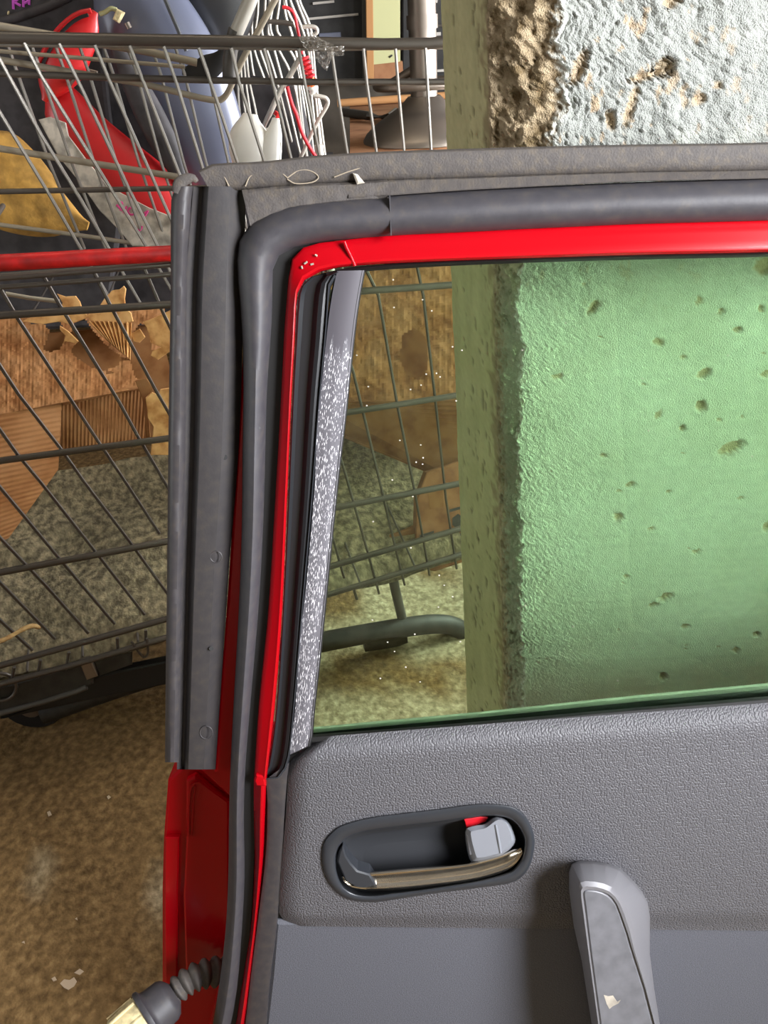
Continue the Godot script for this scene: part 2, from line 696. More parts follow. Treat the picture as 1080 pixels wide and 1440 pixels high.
	mat("yellow_foam", Color(0.82, 0.63, 0.31), 0.9, 0.0, mottled, 0.3, fine, 0.05)
	mat("off_white", Color(0.80, 0.76, 0.70), 0.7, 0.0, mottled, 0.2)
	mat("white_plastic", Color(0.90, 0.89, 0.86), 0.5)
	mat("pink_ink", Color(0.90, 0.30, 0.58), 0.8)
	mat("magenta_ink", Color(0.80, 0.36, 0.80), 0.8)
	mat("red_cord", Color(0.84, 0.14, 0.18), 0.6)
	mat("orange_plastic", Color(0.92, 0.42, 0.12), 0.5)
	mat("wood_top", Color(0.62, 0.45, 0.32), 0.75, 0.0, card, 0.5)
	mat("pale_green", Color(0.70, 0.70, 0.52), 0.85)
	mat("tan_wood", Color(0.66, 0.48, 0.30), 0.85)
	mat("rack_black", Color(0.17, 0.165, 0.16), 0.7, 0.0, mottled, 0.4)
	mat("rack_pale", Color(0.72, 0.70, 0.67), 0.5)
	mat("stub_twig", Color(0.74, 0.62, 0.42), 0.8, 0.0, card, 0.05)
	M.frosted = StandardMaterial3D.new()
	M.frosted.resource_name = "frosted_window"
	M.frosted.albedo_color = Color(0.8, 0.8, 0.8)
	M.frosted.roughness = 0.7
	M.frosted.emission_enabled = true
	M.frosted.emission = Color(1.0, 0.985, 0.96)
	M.frosted.emission_energy_multiplier = 4.0
	M.lamp_glow = StandardMaterial3D.new()
	M.lamp_glow.resource_name = "lamp_glow"
	M.lamp_glow.emission_enabled = true
	M.lamp_glow.emission = Color(1.0, 0.95, 0.86)
	M.lamp_glow.emission_energy_multiplier = 6.0
	M.film = StandardMaterial3D.new()
	M.film.resource_name = "clear_film"
	M.film.albedo_color = Color(0.75, 0.72, 0.68, 0.35)
	M.film.transparency = BaseMaterial3D.TRANSPARENCY_ALPHA
	M.film.roughness = 0.12
	M.film.cull_mode = BaseMaterial3D.CULL_DISABLED


func build_room() -> void:
	# bare grey concrete with dirty brown patches, painted darker on the left for shade
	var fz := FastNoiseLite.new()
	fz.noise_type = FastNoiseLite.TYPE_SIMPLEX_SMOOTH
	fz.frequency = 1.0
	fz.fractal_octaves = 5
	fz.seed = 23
	var fg := Geo.new()
	var P := []
	for i in 161:
		var row := PackedVector3Array()
		for j in 121:
			row.append(Vector3(lerpf(-2.6, 1.23, j / 120.0), 0.0, lerpf(-3.4, 2.4, i / 160.0)))
		P.append(row)
	fg.grid(P)
	fg.outward(Vector3.UP)
	for q in fg.v:
		var dirt_shade := smoothstep(-0.16, 0.22, fz.get_noise_2d(q.x * 2.6, q.z * 2.6) - 1.15 * (q.x - 0.03 + 0.3 * fz.get_noise_2d(q.x * 5.0 + 9.0, q.z * 5.0)))
		fg.c.append(Color(1, 1, 1).lerp(Color(0.44, 0.32, 0.195), dirt_shade))
	var slab_under := box(Vector3(-2.6, -0.12, -3.4), Vector3(1.23, -0.002, 2.4))
	slab_under.outward()
	fg.v.append_array(slab_under.v)
	fg.n.append_array(slab_under.n)
	fg.uv.append_array(slab_under.uv)
	for q in slab_under.v:
		fg.c.append(Color(1, 1, 1))
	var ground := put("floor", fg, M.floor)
	structure(ground, "worn concrete floor with dirty brown patches and painted shade on the left")
	var lf := Transform3D(Basis(Vector3.RIGHT, Vector3.FORWARD, Vector3.UP), Vector3.ZERO)
	for q in [[84, 1383, 90, 1377, 98, 1378, 104, 1374, 108, 1380, 104, 1387, 96, 1392, 90, 1389], [104, 1368, 112, 1362, 118, 1366, 112, 1371], [72, 1376, 77, 1373, 80, 1378, 75, 1380], [150, 1120, 153, 1118, 156, 1121, 152, 1124], [30, 1325, 34, 1323, 35, 1327], [66, 1142, 70, 1140, 73, 1146, 68, 1148], [105, 1292, 108, 1290, 109, 1294]]:
		put("paint_splat", slab(lf, q, -1, 0.6, 0.3), M.splat, ground)
	structure(put("ceiling", box(Vector3(-2.6, 2.7, -3.4), Vector3(1.23, 2.85, 2.4)), M.ceiling), "plain plastered ceiling over the store room")
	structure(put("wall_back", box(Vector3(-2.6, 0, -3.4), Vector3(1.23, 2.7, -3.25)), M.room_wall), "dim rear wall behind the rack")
	var wl := Geo.new()
	for q in [[0.0, 0.58, -3.25, 2.25], [1.52, 2.7, -3.25, 2.25], [0.58, 1.52, -3.25, -0.72], [0.58, 1.52, 0.22, 2.25]]:
		add(wl, box(Vector3(-2.6, q[0], q[2]), Vector3(-2.45, q[1], q[3])))
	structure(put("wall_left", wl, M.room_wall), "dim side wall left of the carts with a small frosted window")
	frosted_window(3, -2.45, -0.72, 0.22, 0.58, 1.52, 0.7, "small frosted window in the left wall")
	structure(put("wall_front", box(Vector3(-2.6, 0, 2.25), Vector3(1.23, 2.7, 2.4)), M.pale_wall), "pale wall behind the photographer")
	# the right wall stands round the openings of the two frosted windows
	var w := Geo.new()
	for q in [[0.0, 0.50, -3.25, 2.25], [1.72, 2.7, -3.25, 2.25], [0.50, 1.72, -3.25, -2.4], [0.50, 1.72, -1.1, -0.04], [0.50, 1.72, 0.76, 2.25], [1.40, 1.72, -2.4, -1.1], [0.50, 0.82, -0.04, 0.76]]:
		add(w, box(Vector3(1.08, q[0], q[2]), Vector3(1.23, q[1], q[3])))
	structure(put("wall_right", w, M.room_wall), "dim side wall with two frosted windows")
	frosted_window(1, 1.08, -0.04, 0.76, 0.82, 1.72, 3.0, "near frosted window letting daylight in from the right")
	frosted_window(2, 1.08, -2.4, -1.1, 0.50, 1.40, 1.2, "low frosted window letting daylight in behind the pillar")
	# a tube lamp under the ceiling over the carts
	var lamp := thing("tube_lamp", Vector3(-0.35, 2.5, -1.35), "long tube lamp under the ceiling above the carts", "lamp")
	put("housing", box(Vector3(-0.95, 2.54, -1.42), Vector3(0.25, 2.60, -1.28), 8.0), M.rack_pale, lamp)
	put("glowing_tube", box(Vector3(-0.93, 2.505, -1.385), Vector3(0.23, 2.54, -1.315), 12.0), M.lamp_glow, lamp)
	for x in [-0.8, 0.1]:
		put("hanger", rod3([Vector3(x, 2.6, -1.35), Vector3(x, 2.7, -1.35)], 0.006), M.steel, lamp)
	var light := AreaLight3D.new()
	light.name = "tube_light"
	light.area_size = Vector2(1.16, 0.09)
	light.light_color = Color(1.0, 0.93, 0.82)
	light.light_energy = 0.16
	light.area_range = 10.0
	light.area_attenuation = 2.0
	light.shadow_enabled = true
	light.position = Vector3(-0.35, 2.50, -1.35)
	light.rotation.x = -PI / 2
	add_child(light)


func frosted_window(nr: int, x: float, z0: float, z1: float, y0: float, y1: float, glow: float, label: String) -> void:
	var win := Node3D.new()
	win.name = "window_%d" % nr
	var out := signf(x)
	win.position = Vector3(x + out * 0.05, y0, (z0 + z1) / 2)
	add_child(win)
	structure(win, label)
	var m: StandardMaterial3D = M.frosted.duplicate()
	m.emission_energy_multiplier = glow
	var flat := func(h0: float, h1: float, za: float, zb: float, da: float, db: float) -> Geo:
		var xa: float = x + out * da
		var xb: float = x + out * db
		return box(Vector3(minf(xa, xb), h0, za), Vector3(maxf(xa, xb), h1, zb))
	put("window_pane", flat.call(y0 + 0.02, y1 - 0.02, z0 + 0.02, z1 - 0.02, 0.04, 0.05), m, win)
	for z in [z0 + 0.03, (z0 + z1) / 2, z1 - 0.03]:
		put("window_bar", flat.call(y0, y1, z - 0.025, z + 0.025, -0.01, 0.04), M.rack_pale, win)
	for y in [y0 + 0.03, y1 - 0.03]:
		put("window_bar", flat.call(y - 0.025, y + 0.025, z0, z1, -0.01, 0.04), M.rack_pale, win)


# the concrete pillar: olive left face, broken arris, pale scraped front. One grid over its section and height
func build_pillar() -> void:
	var front := frame(deep(760, 700, -0.665), Vector3(-0.05, 0, 1))
	var fu := front.basis.x
	var fnrm := front.basis.z
	var e_back := [deep(621, 10, -0.825), deep(657, 990, -0.825)]
	var e_left := [deep(685, 10, -0.70), deep(709, 985, -0.70)]
	var rim := []                           # the front edge of the break: height, place along the front
	for p in [[797, 5], [792, 60], [800, 120], [790, 195], [760, 280], [738, 350], [733, 420], [738, 520], [731, 600], [734, 700], [737, 800], [735, 880], [740, 985]]:
		var q := at(front, p[0], p[1])
		rim.append([q.y, (q - front.origin).dot(fu)])
	var pits := []                          # along, height, half length, half width, turn, depth
	for p in [[834, 433, 13, 6, 1.0, 4], [1013, 438, 6, 4, 1.2, 3], [1036, 463, 7, 5, 0.2, 3], [982, 423, 7, 5, 1.2, 2], [989, 525, 11, 7, 0.7, 4], [985, 571, 8, 9, 0.3, 4], [959, 602, 5, 5, 0, 3], [1027, 630, 19, 11, 0.45, 4.5], [925, 481, 9, 6, -0.5, 3.5], [960, 502, 5, 4, 0, 2.5],
			[1077, 525, 9, 6, 0.2, 3], [1075, 374, 14, 14, 0.4, 5], [885, 681, 8, 5, 0.4, 3], [925, 583, 5, 9, -0.4, 2], [869, 727, 7, 8, 0.4, 3.5], [915, 743, 5, 4, 0.3, 2.5], [935, 839, 11, 7, 0.7, 5], [918, 850, 9, 4, 0.4, 3.5], [963, 880, 6, 5, 0.2, 3], [978, 775, 7, 4, 0.3, 3], [880, 810, 5, 4, 0, 2.5],
			[1063, 891, 5, 5, 0, 3], [1034, 914, 5, 6, 0.5, 3], [932, 951, 6, 9, 0.2, 4], [1078, 740, 6, 9, 0, 3.5], [1069, 433, 5, 4, 0, 3], [783, 530, 9, 5, 0.2, 2.5], [848, 640, 5, 4, 0, 2], [905, 540, 4, 3, 0, 2], [870, 690, 4, 3, 0, 2], [1010, 590, 4, 3, 0, 2], [1040, 700, 5, 3, 0.2, 2], [940, 690, 4, 3, 0.3, 2],
			[935, 95, 14, 12, 0.3, 7], [905, 108, 22, 5, 0.2, 4], [888, 150, 7, 28, -0.2, 3], [945, 2, 12, 8, 0.2, 5], [860, 170, 7, 14, 0.3, 5], [815, 95, 9, 22, -0.4, 6], [985, 140, 9, 7, 0.2, 3], [1010, 120, 6, 5, 0, 2.5]]:
		var q := at(front, p[0], p[1])
		var d := (q - cam_at).length() / F
		pits.append([(q - front.origin).dot(fu), q.y, p[2] * d, p[3] * d, p[4], p[5] * 0.001])
	for k in 70:
		pits.append([rng.randf_range(0.0, 0.45), rng.randf_range(0.0, 1.1), rng.randf_range(0.0012, 0.003), rng.randf_range(0.001, 0.0022), rng.randf_range(-0.5, 1.0), 0.0015])
	var za := FastNoiseLite.new()
	za.noise_type = FastNoiseLite.TYPE_SIMPLEX_SMOOTH
	za.frequency = 1.0
	za.fractal_octaves = 4
	var zb := FastNoiseLite.new()
	zb.noise_type = FastNoiseLite.TYPE_CELLULAR
	zb.cellular_return_type = FastNoiseLite.RETURN_DISTANCE2_SUB
	zb.frequency = 1.0
	zb.fractal_octaves = 2
	zb.seed = 4
	var rows := []
	var h := -0.01
	while h < 1.13:
		rows.append(h)
		h += 0.0018
	while h < 2.72:
		rows.append(h)
		h += 0.008 if h < 1.5 else 0.02
	rows.append(2.72)
	var n_left := 30
	var n_rim := 34
	var n_front := 200
	var total := n_left + n_rim + n_front + 5
	var v := PackedVector3Array()
	var c := PackedColorArray()
	var olive := Color(0.49, 0.46, 0.25)
	var pale := Color(0.68, 0.70, 0.64)
	var brown := Color(0.22, 0.155, 0.085)
	for yy in rows:
		var y: float = yy
		var tb: float = (y - e_back[0].y) / (e_back[1].y - e_back[0].y)
		var pb: Vector3 = e_back[0].lerp(e_back[1], tb)
		var tl: float = (y - e_left[0].y) / (e_left[1].y - e_left[0].y)
		var pl: Vector3 = e_left[0].lerp(e_left[1], tl)
		var k := 0
		while k < rim.size() - 2 and y < rim[k + 1][0]:
			k += 1
		var s0: float = lerpf(rim[k][1], rim[k + 1][1], clampf((y - rim[k][0]) / (rim[k + 1][0] - rim[k][0]), -1.0, 1.0))
		s0 += za.get_noise_2d(y * 38.0, 3.0) * 0.007 + za.get_noise_2d(y * 110.0, 9.0) * 0.0016
		var upper := smoothstep(0.80, 0.92, y)
		var pf: Vector3 = front.origin + fu * s0
		pf.y = y
		var ln := (pl - pb).cross(Vector3.UP).normalized()
		if ln.z < 0:
			ln = -ln
		var rn := (ln + fnrm).normalized()
		for j in total:
			var p: Vector3
			var col: Color
			if j < n_left:
				var t := float(j) / n_left
				p = pb.lerp(pl, t)
				var s := t * 0.13
				var streak := za.get_noise_2d(s * 300.0, y * 22.0 + 40.0)
				var cut := smoothstep(0.34, 0.52, streak) * smoothstep(0.05, 0.25, t)
				var wave := za.get_noise_2d(s * 30.0, y * 8.0)
				p += ln * (za.get_noise_2d(s * 500, y * 60.0) * 0.0006 - cut * 0.003 + wave * 0.0012)
				col = olive * (1.0 + 0.18 * wave + 0.12 * za.get_noise_2d(s * 900.0, y * 100.0))
				col = col.lerp(Color(0.085, 0.06, 0.03), cut)
				col = col.lerp(brown, smoothstep(0.82, 1.0, t + 0.25 * za.get_noise_2d(s * 60.0, y * 50.0)) * 0.7)
			elif j < n_left + n_rim:
				var t := float(j - n_left) / n_rim
				p = pl.lerp(pf, t)
				var m := t * pl.distance_to(pf)
				var big := za.get_noise_2d(m * 24.0 + 7.0, y * 24.0)
				var cells := zb.get_noise_2d(m * 62.0, y * 62.0)
				var small := za.get_noise_2d(m * 190.0, y * 190.0)
				var hump := pow(sin(PI * clampf(t, 0.0, 1.0)), 0.7)
				p -= rn * hump * (lerpf(0.004, 0.004, upper) + big * lerpf(0.008, 0.011, upper) + cells * lerpf(0.007, 0.008, upper))
				p += rn * small * 0.003
				p += fnrm * za.get_noise_2d(m * 120.0, y * 120.0 + 33.0) * 0.0022
				var mix := clampf(0.5 + za.get_noise_2d(m * 60.0 + 90.0, y * 60.0) * 1.1 + small * 0.5, 0.0, 1.0)
				col = Color(0.19, 0.135, 0.07).lerp(Color(0.46, 0.36, 0.23), mix)
				col = col.lerp(Color(0.36, 0.37, 0.28), (1.0 - upper) * smoothstep(0.0, 0.5, t + small * 0.3))
				col = col.lerp(pale, smoothstep(0.82, 1.0, t + 0.2 * small))
			else:
				var k2 := j - n_left - n_rim
				var s: float
				if k2 < n_front:
					s = lerpf(s0, 0.40, pow(float(k2) / (n_front - 1), 1.25))
				else:
					s = [0.42, 0.44, 0.46, 0.48, 0.48][k2 - n_front]
				p = front.origin + fu * s
				p.y = y
				var near := exp(-(s - s0) / 0.075)
				var rough := clampf(near + 0.55 * upper * smoothstep(0.26, 0.1, s) + 0.25 * za.get_noise_2d(s * 9.0, y * 9.0 + 5.0), 0.0, 1.0)
				var tilt: float = y - s * 0.05
				var lump := za.get_noise_2d(s * 300.0, y * 300.0)
				var lump2 := za.get_noise_2d(s * 70.0 + 50.0, y * 70.0)
				var strokes := za.get_noise_2d(s * 14.0, tilt * 330.0) * 0.5 + za.get_noise_2d(s * 5.0 + 3.0, tilt * 90.0) * 0.5
				var d := rough * (lump * 0.0026 + lump2 * 0.0012 + (0.35 - zb.get_noise_2d(s * 95.0, y * 95.0)) * -0.0014 * rough) + (1.0 - rough) * (strokes * 0.0008 + lump * 0.0003)
				d += upper * smoothstep(0.30, 0.05, s) * (za.get_noise_2d(s * 32.0, y * 32.0 + 80.0) * 0.004 - pow(absf(za.get_noise_2d(s * 130.0 + 9.0 + lump2, y * 130.0)), 0.7) * 0.003 + 0.001)
				var bare := 0.0
				for q in pits:
					var dx: float = s - q[0]
					var dy: float = y - q[1]
					if absf(dx) > q[2] * 2.2 + q[3] * 2.2 or absf(dy) > q[2] * 2.2 + q[3] * 2.2:
						continue
					var ca := cos(q[4])
					var sa := sin(q[4])
					var e := Vector2((dx * ca + dy * sa) / q[2], (dy * ca - dx * sa) / q[3]).length() + lump * 0.35
					var deep_in := 1.0 - smoothstep(0.55, 1.05, e)
					d -= q[5] * deep_in
					d += q[5] * 0.12 * exp(-pow((e - 1.25) * 4.0, 2.0))
					bare = maxf(bare, deep_in)
				p += fnrm * d
				col = pale * (1.0 + 0.10 * lump2 + 0.08 * strokes)
				col = col.lerp(Color(0.50, 0.50, 0.40), clampf(0.5 + za.get_noise_2d(s * 7.0, y * 5.0) * 1.2, 0.0, 1.0) * 0.35)
				col = col.lerp(Color(0.31, 0.32, 0.295), upper * smoothstep(-0.75, -0.1, za.get_noise_2d(s * 12.0 + 20.0, y * 12.0) + 0.25 - s * 1.2) * 0.9)
				col = col.lerp(Color(0.42, 0.32, 0.20), bare * 0.85)
				var crack := upper * smoothstep(0.36, 0.46, za.get_noise_2d(s * 55.0 + 11.0, y * 30.0)) * smoothstep(0.25, 0.02, s)
				col = col.lerp(Color(0.50, 0.36, 0.22), crack * 0.8)
				if k2 == n_front + 4:
					p += -fnrm * 0.16
			v.append(p)
			c.append(col)
	var nr := rows.size()
	var nrm := PackedVector3Array()
	nrm.resize(v.size())
	var idx := PackedInt32Array()
	var side_idx := PackedInt32Array()
	for i in nr - 1:
		for j in total - 1:
			var a := i * total + j
			var b := a + 1
			var e := a + total
			var d := e + 1
			if j >= n_left:
				idx.append_array([a, e, b, b, e, d])
			else:
				side_idx.append_array([a, e, b, b, e, d])
			var f1 := (v[b] - v[a]).cross(v[e] - v[a])
			var f2 := (v[d] - v[b]).cross(v[e] - v[b])
			for q in [a, b, e]:
				nrm[q] += f1
			for q in [b, e, d]:
				nrm[q] += f2
	for k in nrm.size():
		nrm[k] = nrm[k].normalized()
	# the plain back, closing the section
	var base := v.size()
	for i in [0, nr - 1]:
		v.append_array([v[i * total], v[i * total + total - 1]])
		c.append_array([pale, pale])
	for k in 4:
		nrm.append(-fnrm)
	idx.append_array([base, base + 1, base + 2, base + 1, base + 3, base + 2])
	var o := Vector3(v[0].x, 0, v[0].z)
	for k in v.size():
		v[k] -= o
	var arr := []
	arr.resize(Mesh.ARRAY_MAX)
	arr[Mesh.ARRAY_VERTEX] = v
	arr[Mesh.ARRAY_NORMAL] = nrm
	arr[Mesh.ARRAY_COLOR] = c
	arr[Mesh.ARRAY_INDEX] = idx
	var m := ArrayMesh.new()
	m.add_surface_from_arrays(Mesh.PRIMITIVE_TRIANGLES, arr)
	arr[Mesh.ARRAY_INDEX] = side_idx
	m.add_surface_from_arrays(Mesh.PRIMITIVE_TRIANGLES, arr)
	var mi := MeshInstance3D.new()
	mi.name = "concrete_pillar"
	mi.mesh = m
	mi.position = o
	mi.set_surface_override_material(0, M.concrete)
	mi.set_surface_override_material(1, M.painted_side)
	add_child(mi)
	structure(mi, "rough concrete pillar with olive side and scraped pale front behind the car door")


# ================================================================================ the car door
func build_door() -> void:
	var lean := deg_to_rad(15.0)
	var o := cam_at + ray(640, 720) * 0.62
	var f := frame(o, Vector3(0, sin(lean), cos(lean)))
	var foot := f * Vector3(0.05, -o.y / cos(lean), 0)
	var door := thing("car_door", Vector3(foot.x, 0, foot.z), "removed red car door with grey inner trim leaning on the concrete pillar", "car door")
	door.set_meta("kind", "thing")
	# ---- outer skin and shell -----------------------------------------------------------------
	var bottom := 1830.0
	put("outer_skin", slab(f, [228, 1395, 228, 1250, 230, 1178, 236, 1097, 258, 1077, 300, 1072, 312, 1000, 330, 700, 340, 560, 378, 560, 380, 1060, 440, 1075, 1480, 998, 1480, bottom, 250, bottom], -112, -72, 3), M.paint, door)
	var flange := put("hem_flange", slab(f, [232, 1395, 231, 1260, 232, 1178, 252, 1178, 250, 1260, 249, 1395], -72, -66, 1.5), M.paint, door)
	flange.set_meta("label", "red folded edge")
	put("hinge_face", slab(f, [262, 1098, 274, 1092, 300, 1112, 322, 1128, 322, 1390, 262, 1395, 258, 1260, 262, 1180], -72, -64, 2), M.paint, door)
	put("corner_gusset", slab(f, [284, 1084, 300, 1076, 330, 1060, 330, 1126], -68, -56, 1.5), M.paint, door)
	put("embossed_rib", band(f, [283, 1099, 268, 1102, 264, 1120, 262, 1176], [279, 1103, 272, 1106, 268, 1122, 267, 1176], [[0, -66], [0.2, -61.5], [0.8, -61.5], [1, -66]], 12), M.paint, door)
	put("embossed_rib", band(f, [273, 1106, 270, 1130, 268, 1176], [276, 1106, 273, 1130, 271, 1176], [[0, -66], [0.2, -62], [0.8, -62], [1, -66]], 8), M.paint, door)
	put("door_body", slab(f, [326, 1060, 324, 1150, 322, 1230, 318, 1310, 306, 1400, 282, 1500, 250, 1650, 420, 1650, 410, 1300, 410, 1060], -74, -21, 3), M.paint, door)
	put("pillar_panel", band(f, [343, 470, 333, 640, 320, 840, 312, 950, 302, 1085], [380, 470, 372, 640, 358, 840, 350, 950, 342, 1085], [[0, -16], [0.1, -14], [0.9, -14], [1, -16], [1, -24], [0, -24]], 16), M.paint, door)
	# ---- black pillar cover on the left edge --------------------------------------------------
	var cover := put("pillar_cover", band(f, [276, 262, 266, 400, 264, 520, 262, 640, 258, 800, 255, 950, 252, 1082], [346, 262, 343, 400, 340, 520, 335, 640, 322, 800, 312, 950, 303, 1082],
			[[-0.06, -2], [0.0, -5], [0.07, -7], [0.13, -6.5], [0.19, 0.5], [0.25, 2.2], [0.45, 1.8], [0.68, 0.0], [0.86, -7], [1.0, -13], [1.0, -17], [0.0, -13], [-0.06, -8]], 40, 32, false, 0.35), M.cover_plastic, door)
	put("edge_flange", band(f, [246, 262, 241, 275, 240, 400, 237, 600, 235, 800, 233, 950, 232, 1072], [272, 262, 270, 275, 263, 400, 261, 600, 257, 800, 254, 950, 251, 1072],
			[[0.0, -6], [0.04, -1.5], [0.16, 2.6], [0.4, 4.2], [0.66, 3.6], [0.86, 1.0], [1.0, -3], [1.04, -7], [0.5, -10]], 40, 40, false, 0.4), M.trim_plastic, door)
	put("flange_cap", pod(f, [248, 272, 253, 258, 262, 252, 272, 251, 277, 256], [6, 9, 9, 7, 3], 0.5, 12, 14, 0.002), M.dusty_rubber, door)
	for p in [[316, 643, 3.6], [297, 912, 3.2]]:
		put("screw_hole", tube(PackedVector3Array([at(f, p[0], p[1], -0.006), at(f, p[0], p[1], 0.0018 - (0.004 if p[0] > 305 else 0.0))]), p[2] * 0.00058, 12), M.black, cover)
	for p in [[304, 783, 8, -0.2], [290, 1030, 9, 0.9], [292, 268, 0, 0]]:
		if p[2]:
			var ring := PackedVector3Array()
			for k in 20:
				ring.append(at(f, p[0] + cos(TAU * k / 20) * p[2], p[1] + sin(TAU * k / 20) * p[2], 0.0006 + p[3] * 0.001))
			put("moulding_mark", tube(ring, 0.0005, 6, true), M.trim_plastic, cover)
	# ---- roof edge: lip, ledge ----------------------------------------------------------------
	put("roof_lip", band(f, [1480, 181.8, 1080, 200, 900, 203, 760, 206, 624, 210, 540, 213, 440, 219, 371, 227, 296, 231, 279, 240], [1480, 225.5, 1080, 240, 900, 243, 760, 247, 647, 251, 540, 254, 437, 259, 390, 263, 324, 268, 297, 271],
			[[0.0, -8], [0.0, -1], [0.08, 1.5], [0.2, 2.2], [0.5, 1.6], [0.75, 0.6], [0.9, -1.2], [1.0, -4], [1.03, -10]], 48, 32, false, 0.3), M.dusty_rubber, door)
	put("roof_ledge", band(f, [1480, 224.5, 1080, 239, 900, 242, 760, 246, 647, 250, 560, 253, 490, 258], [1480, 236.5, 1080, 251, 900, 255, 760, 262, 647, 268, 560, 274, 490, 279],
			[[0.0, -9], [0.0, -3.5], [0.1, -2.0], [0.92, 1.5], [1.0, 1.0], [1.0, -9]], 32, 30), M.dusty_rubber, door)
	put("corner_moulding", band(f, [545, 252, 500, 256, 437, 258, 390, 262, 340, 267], [545, 282, 500, 283, 437, 290, 402, 296, 352, 318],
			[[0.0, -8], [0.0, -2.5], [0.12, 0.2], [0.5, 1.2], [0.9, 0.6], [1.0, -1], [1.0, -9]], 24, 40, false, 0.9), M.dusty_rubber, door)
	put("clip_tab", slab(f, [496, 243, 503, 245, 513, 257, 502, 259], -2, 4.2, 1.2), M.off_white, door)
	var d := pts([281, 250, 300, 246, 318, 252, 327, 265])
	for line in [[345, 262, 352, 248, 372, 240, 395, 243, 404, 250], [404, 250, 420, 240, 436, 240, 448, 249, 440, 256, 415, 258, 404, 252], [470, 249, 500, 238, 530, 231, 560, 229, 620, 226, 760, 219, 900, 214, 1000, 210], [296, 236, 312, 244, 322, 262]]:
		var sp := smooth2(pts(line), 26, pts(line))
		var q := PackedVector3Array()
		for p in sp:
			q.append(at(f, p.x, p.y, 0.0012))
		put("moulding_flash", tube(q, 0.00045, 6), M.dust_line, door)
	# ---- weatherstrip, from the roof round the corner and down ---------------------------------
	var strip := put("weatherstrip", band(f,
			[1480, 231.8, 1080, 250, 900, 256, 760, 262, 640, 268, 540, 275, 460, 281, 415, 287, 380, 297, 352, 314, 337, 338, 333, 370, 337, 420, 341, 480, 342, 560, 341, 640, 340, 740, 336, 850, 329, 980, 324, 1080, 322, 1150, 321, 1230, 317, 1310, 306, 1400, 292, 1480, 270, 1600],
			[1480, 296.5, 1080, 311, 900, 316, 760, 322, 640, 328, 545, 333, 490, 337, 450, 341, 415, 348, 392, 360, 384, 378, 383, 410, 382, 452, 378, 510, 375, 560, 373, 640, 370, 740, 364, 850, 353, 980, 345, 1080, 343, 1150, 344, 1230, 340, 1310, 332, 1400, 316, 1480, 292, 1600],
			[[0.0, -12], [0.0, -6], [0.04, -1], [0.14, 4], [0.32, 8.5], [0.52, 10], [0.72, 8.0], [0.88, 3.0], [0.97, -3], [1.0, -8], [1.0, -12]], 90, 50, false, 0.35), M.rubber, door)
	put("seal_joint", band(f, [547, 275, 548, 305, 549, 331], [549, 275, 550, 305, 551, 331], [[0, 2], [0.2, 9.2], [0.8, 9.2], [1, 2]], 8), M.rubber, strip)
	# ---- dark channel between the strip and the red frame --------------------------------------
	put("seal_channel", band(f, [377, 372, 378, 450, 370, 560, 366, 700, 358, 860, 346, 1000, 338, 1100, 336, 1200, 330, 1330, 312, 1450, 290, 1600], [412, 372, 404, 450, 399, 560, 391, 700, 383, 860, 369, 1000, 360, 1100, 360, 1200, 352, 1330, 338, 1450, 318, 1600],
			[[0, -14], [0.1, -10], [0.9, -10], [1, -14], [1, -20], [0, -20]], 30), M.black, door)
	# ---- red window frame ---------------------------------------------------------------------
	put("window_frame", band(f,
			[1480, 295.5, 1080, 310, 900, 315, 760, 321, 640, 327, 545, 331, 481, 338, 442, 343, 424, 350, 412, 362, 407, 378, 404, 412, 400, 460, 395, 560, 387, 700, 377, 860, 364, 990, 357, 1096],
			[1480, 338.6, 1080, 355, 900, 359, 760, 363, 640, 367, 545, 371, 500, 374, 472, 377, 448, 383, 431, 392, 421, 404, 417, 424, 415, 470, 410, 560, 404, 700, 397, 860, 387, 990, 375, 1096],
			[[0.0, -12], [0.0, -5], [0.08, -3.2], [0.35, -1.2], [0.60, 0.0], [0.80, 1.6], [0.90, 1.2], [0.97, -1.0], [1.0, -4], [1.0, -16], [0, -16]], 72, 34), M.paint, door)
	put("corner_filler", slab(f, [384, 410, 384, 368, 392, 350, 418, 338, 470, 332, 470, 341, 440, 346, 422, 354, 410, 366, 405, 384, 402, 410], -15, -10.6, 0.5), M.black, door)
	var seam := PackedVector3Array()
	for p in smooth2(pts([484, 340, 488, 350, 494, 362, 499, 374]), 10, pts([484, 340, 488, 350, 494, 362, 499, 374])):
		seam.append(at(f, p.x, p.y, 0.0004))
	put("weld_seam", tube(seam, 0.0016, 8), M.paint, door)
	for p in [[428, 371, 432, 368], [424, 374, 425, 378], [437, 372, 441, 371], [443, 358, 446, 360]]:
		var a := at(f, p[0], p[1], 0.0005)
		var b := at(f, p[2], p[3], 0.0008)
		put("paint_chip", tube(PackedVector3Array([a, (a + b) / 2, b]), 0.0007, 6), M.off_white, door)
	put("lower_frame_edge", band(f, [357, 1094, 357, 1150, 358, 1210, 353, 1300, 344, 1360, 333, 1432, 318, 1520], [376, 1094, 373, 1150, 370, 1210, 361, 1300, 354, 1360, 345, 1432, 330, 1520],
			[[0, -12], [0, -6], [0.25, -3], [0.55, 0.5], [0.68, 0.5], [0.85, -3], [1, -8], [1, -14]], 28), M.paint, door)
	put("edge_fold", slab(f, [357, 1098, 360, 1090, 372, 1092, 374, 1106, 360, 1106], -6, 1.4, 1.5), M.paint, door)
	# ---- window run: gasket under the red, channel down the side, division bar ------------------
	put("window_gasket", band(f, [1480, 337.6, 1080, 354, 900, 358, 760, 362, 633, 366, 517, 373, 478, 378, 458, 383], [1480, 344.6, 1080, 361, 900, 365, 760, 369, 633, 374, 520, 381, 484, 386, 462, 394],
			[[0, -14], [0, -6], [0.5, -3], [1, -8], [1, -15]], 30), M.black, door)
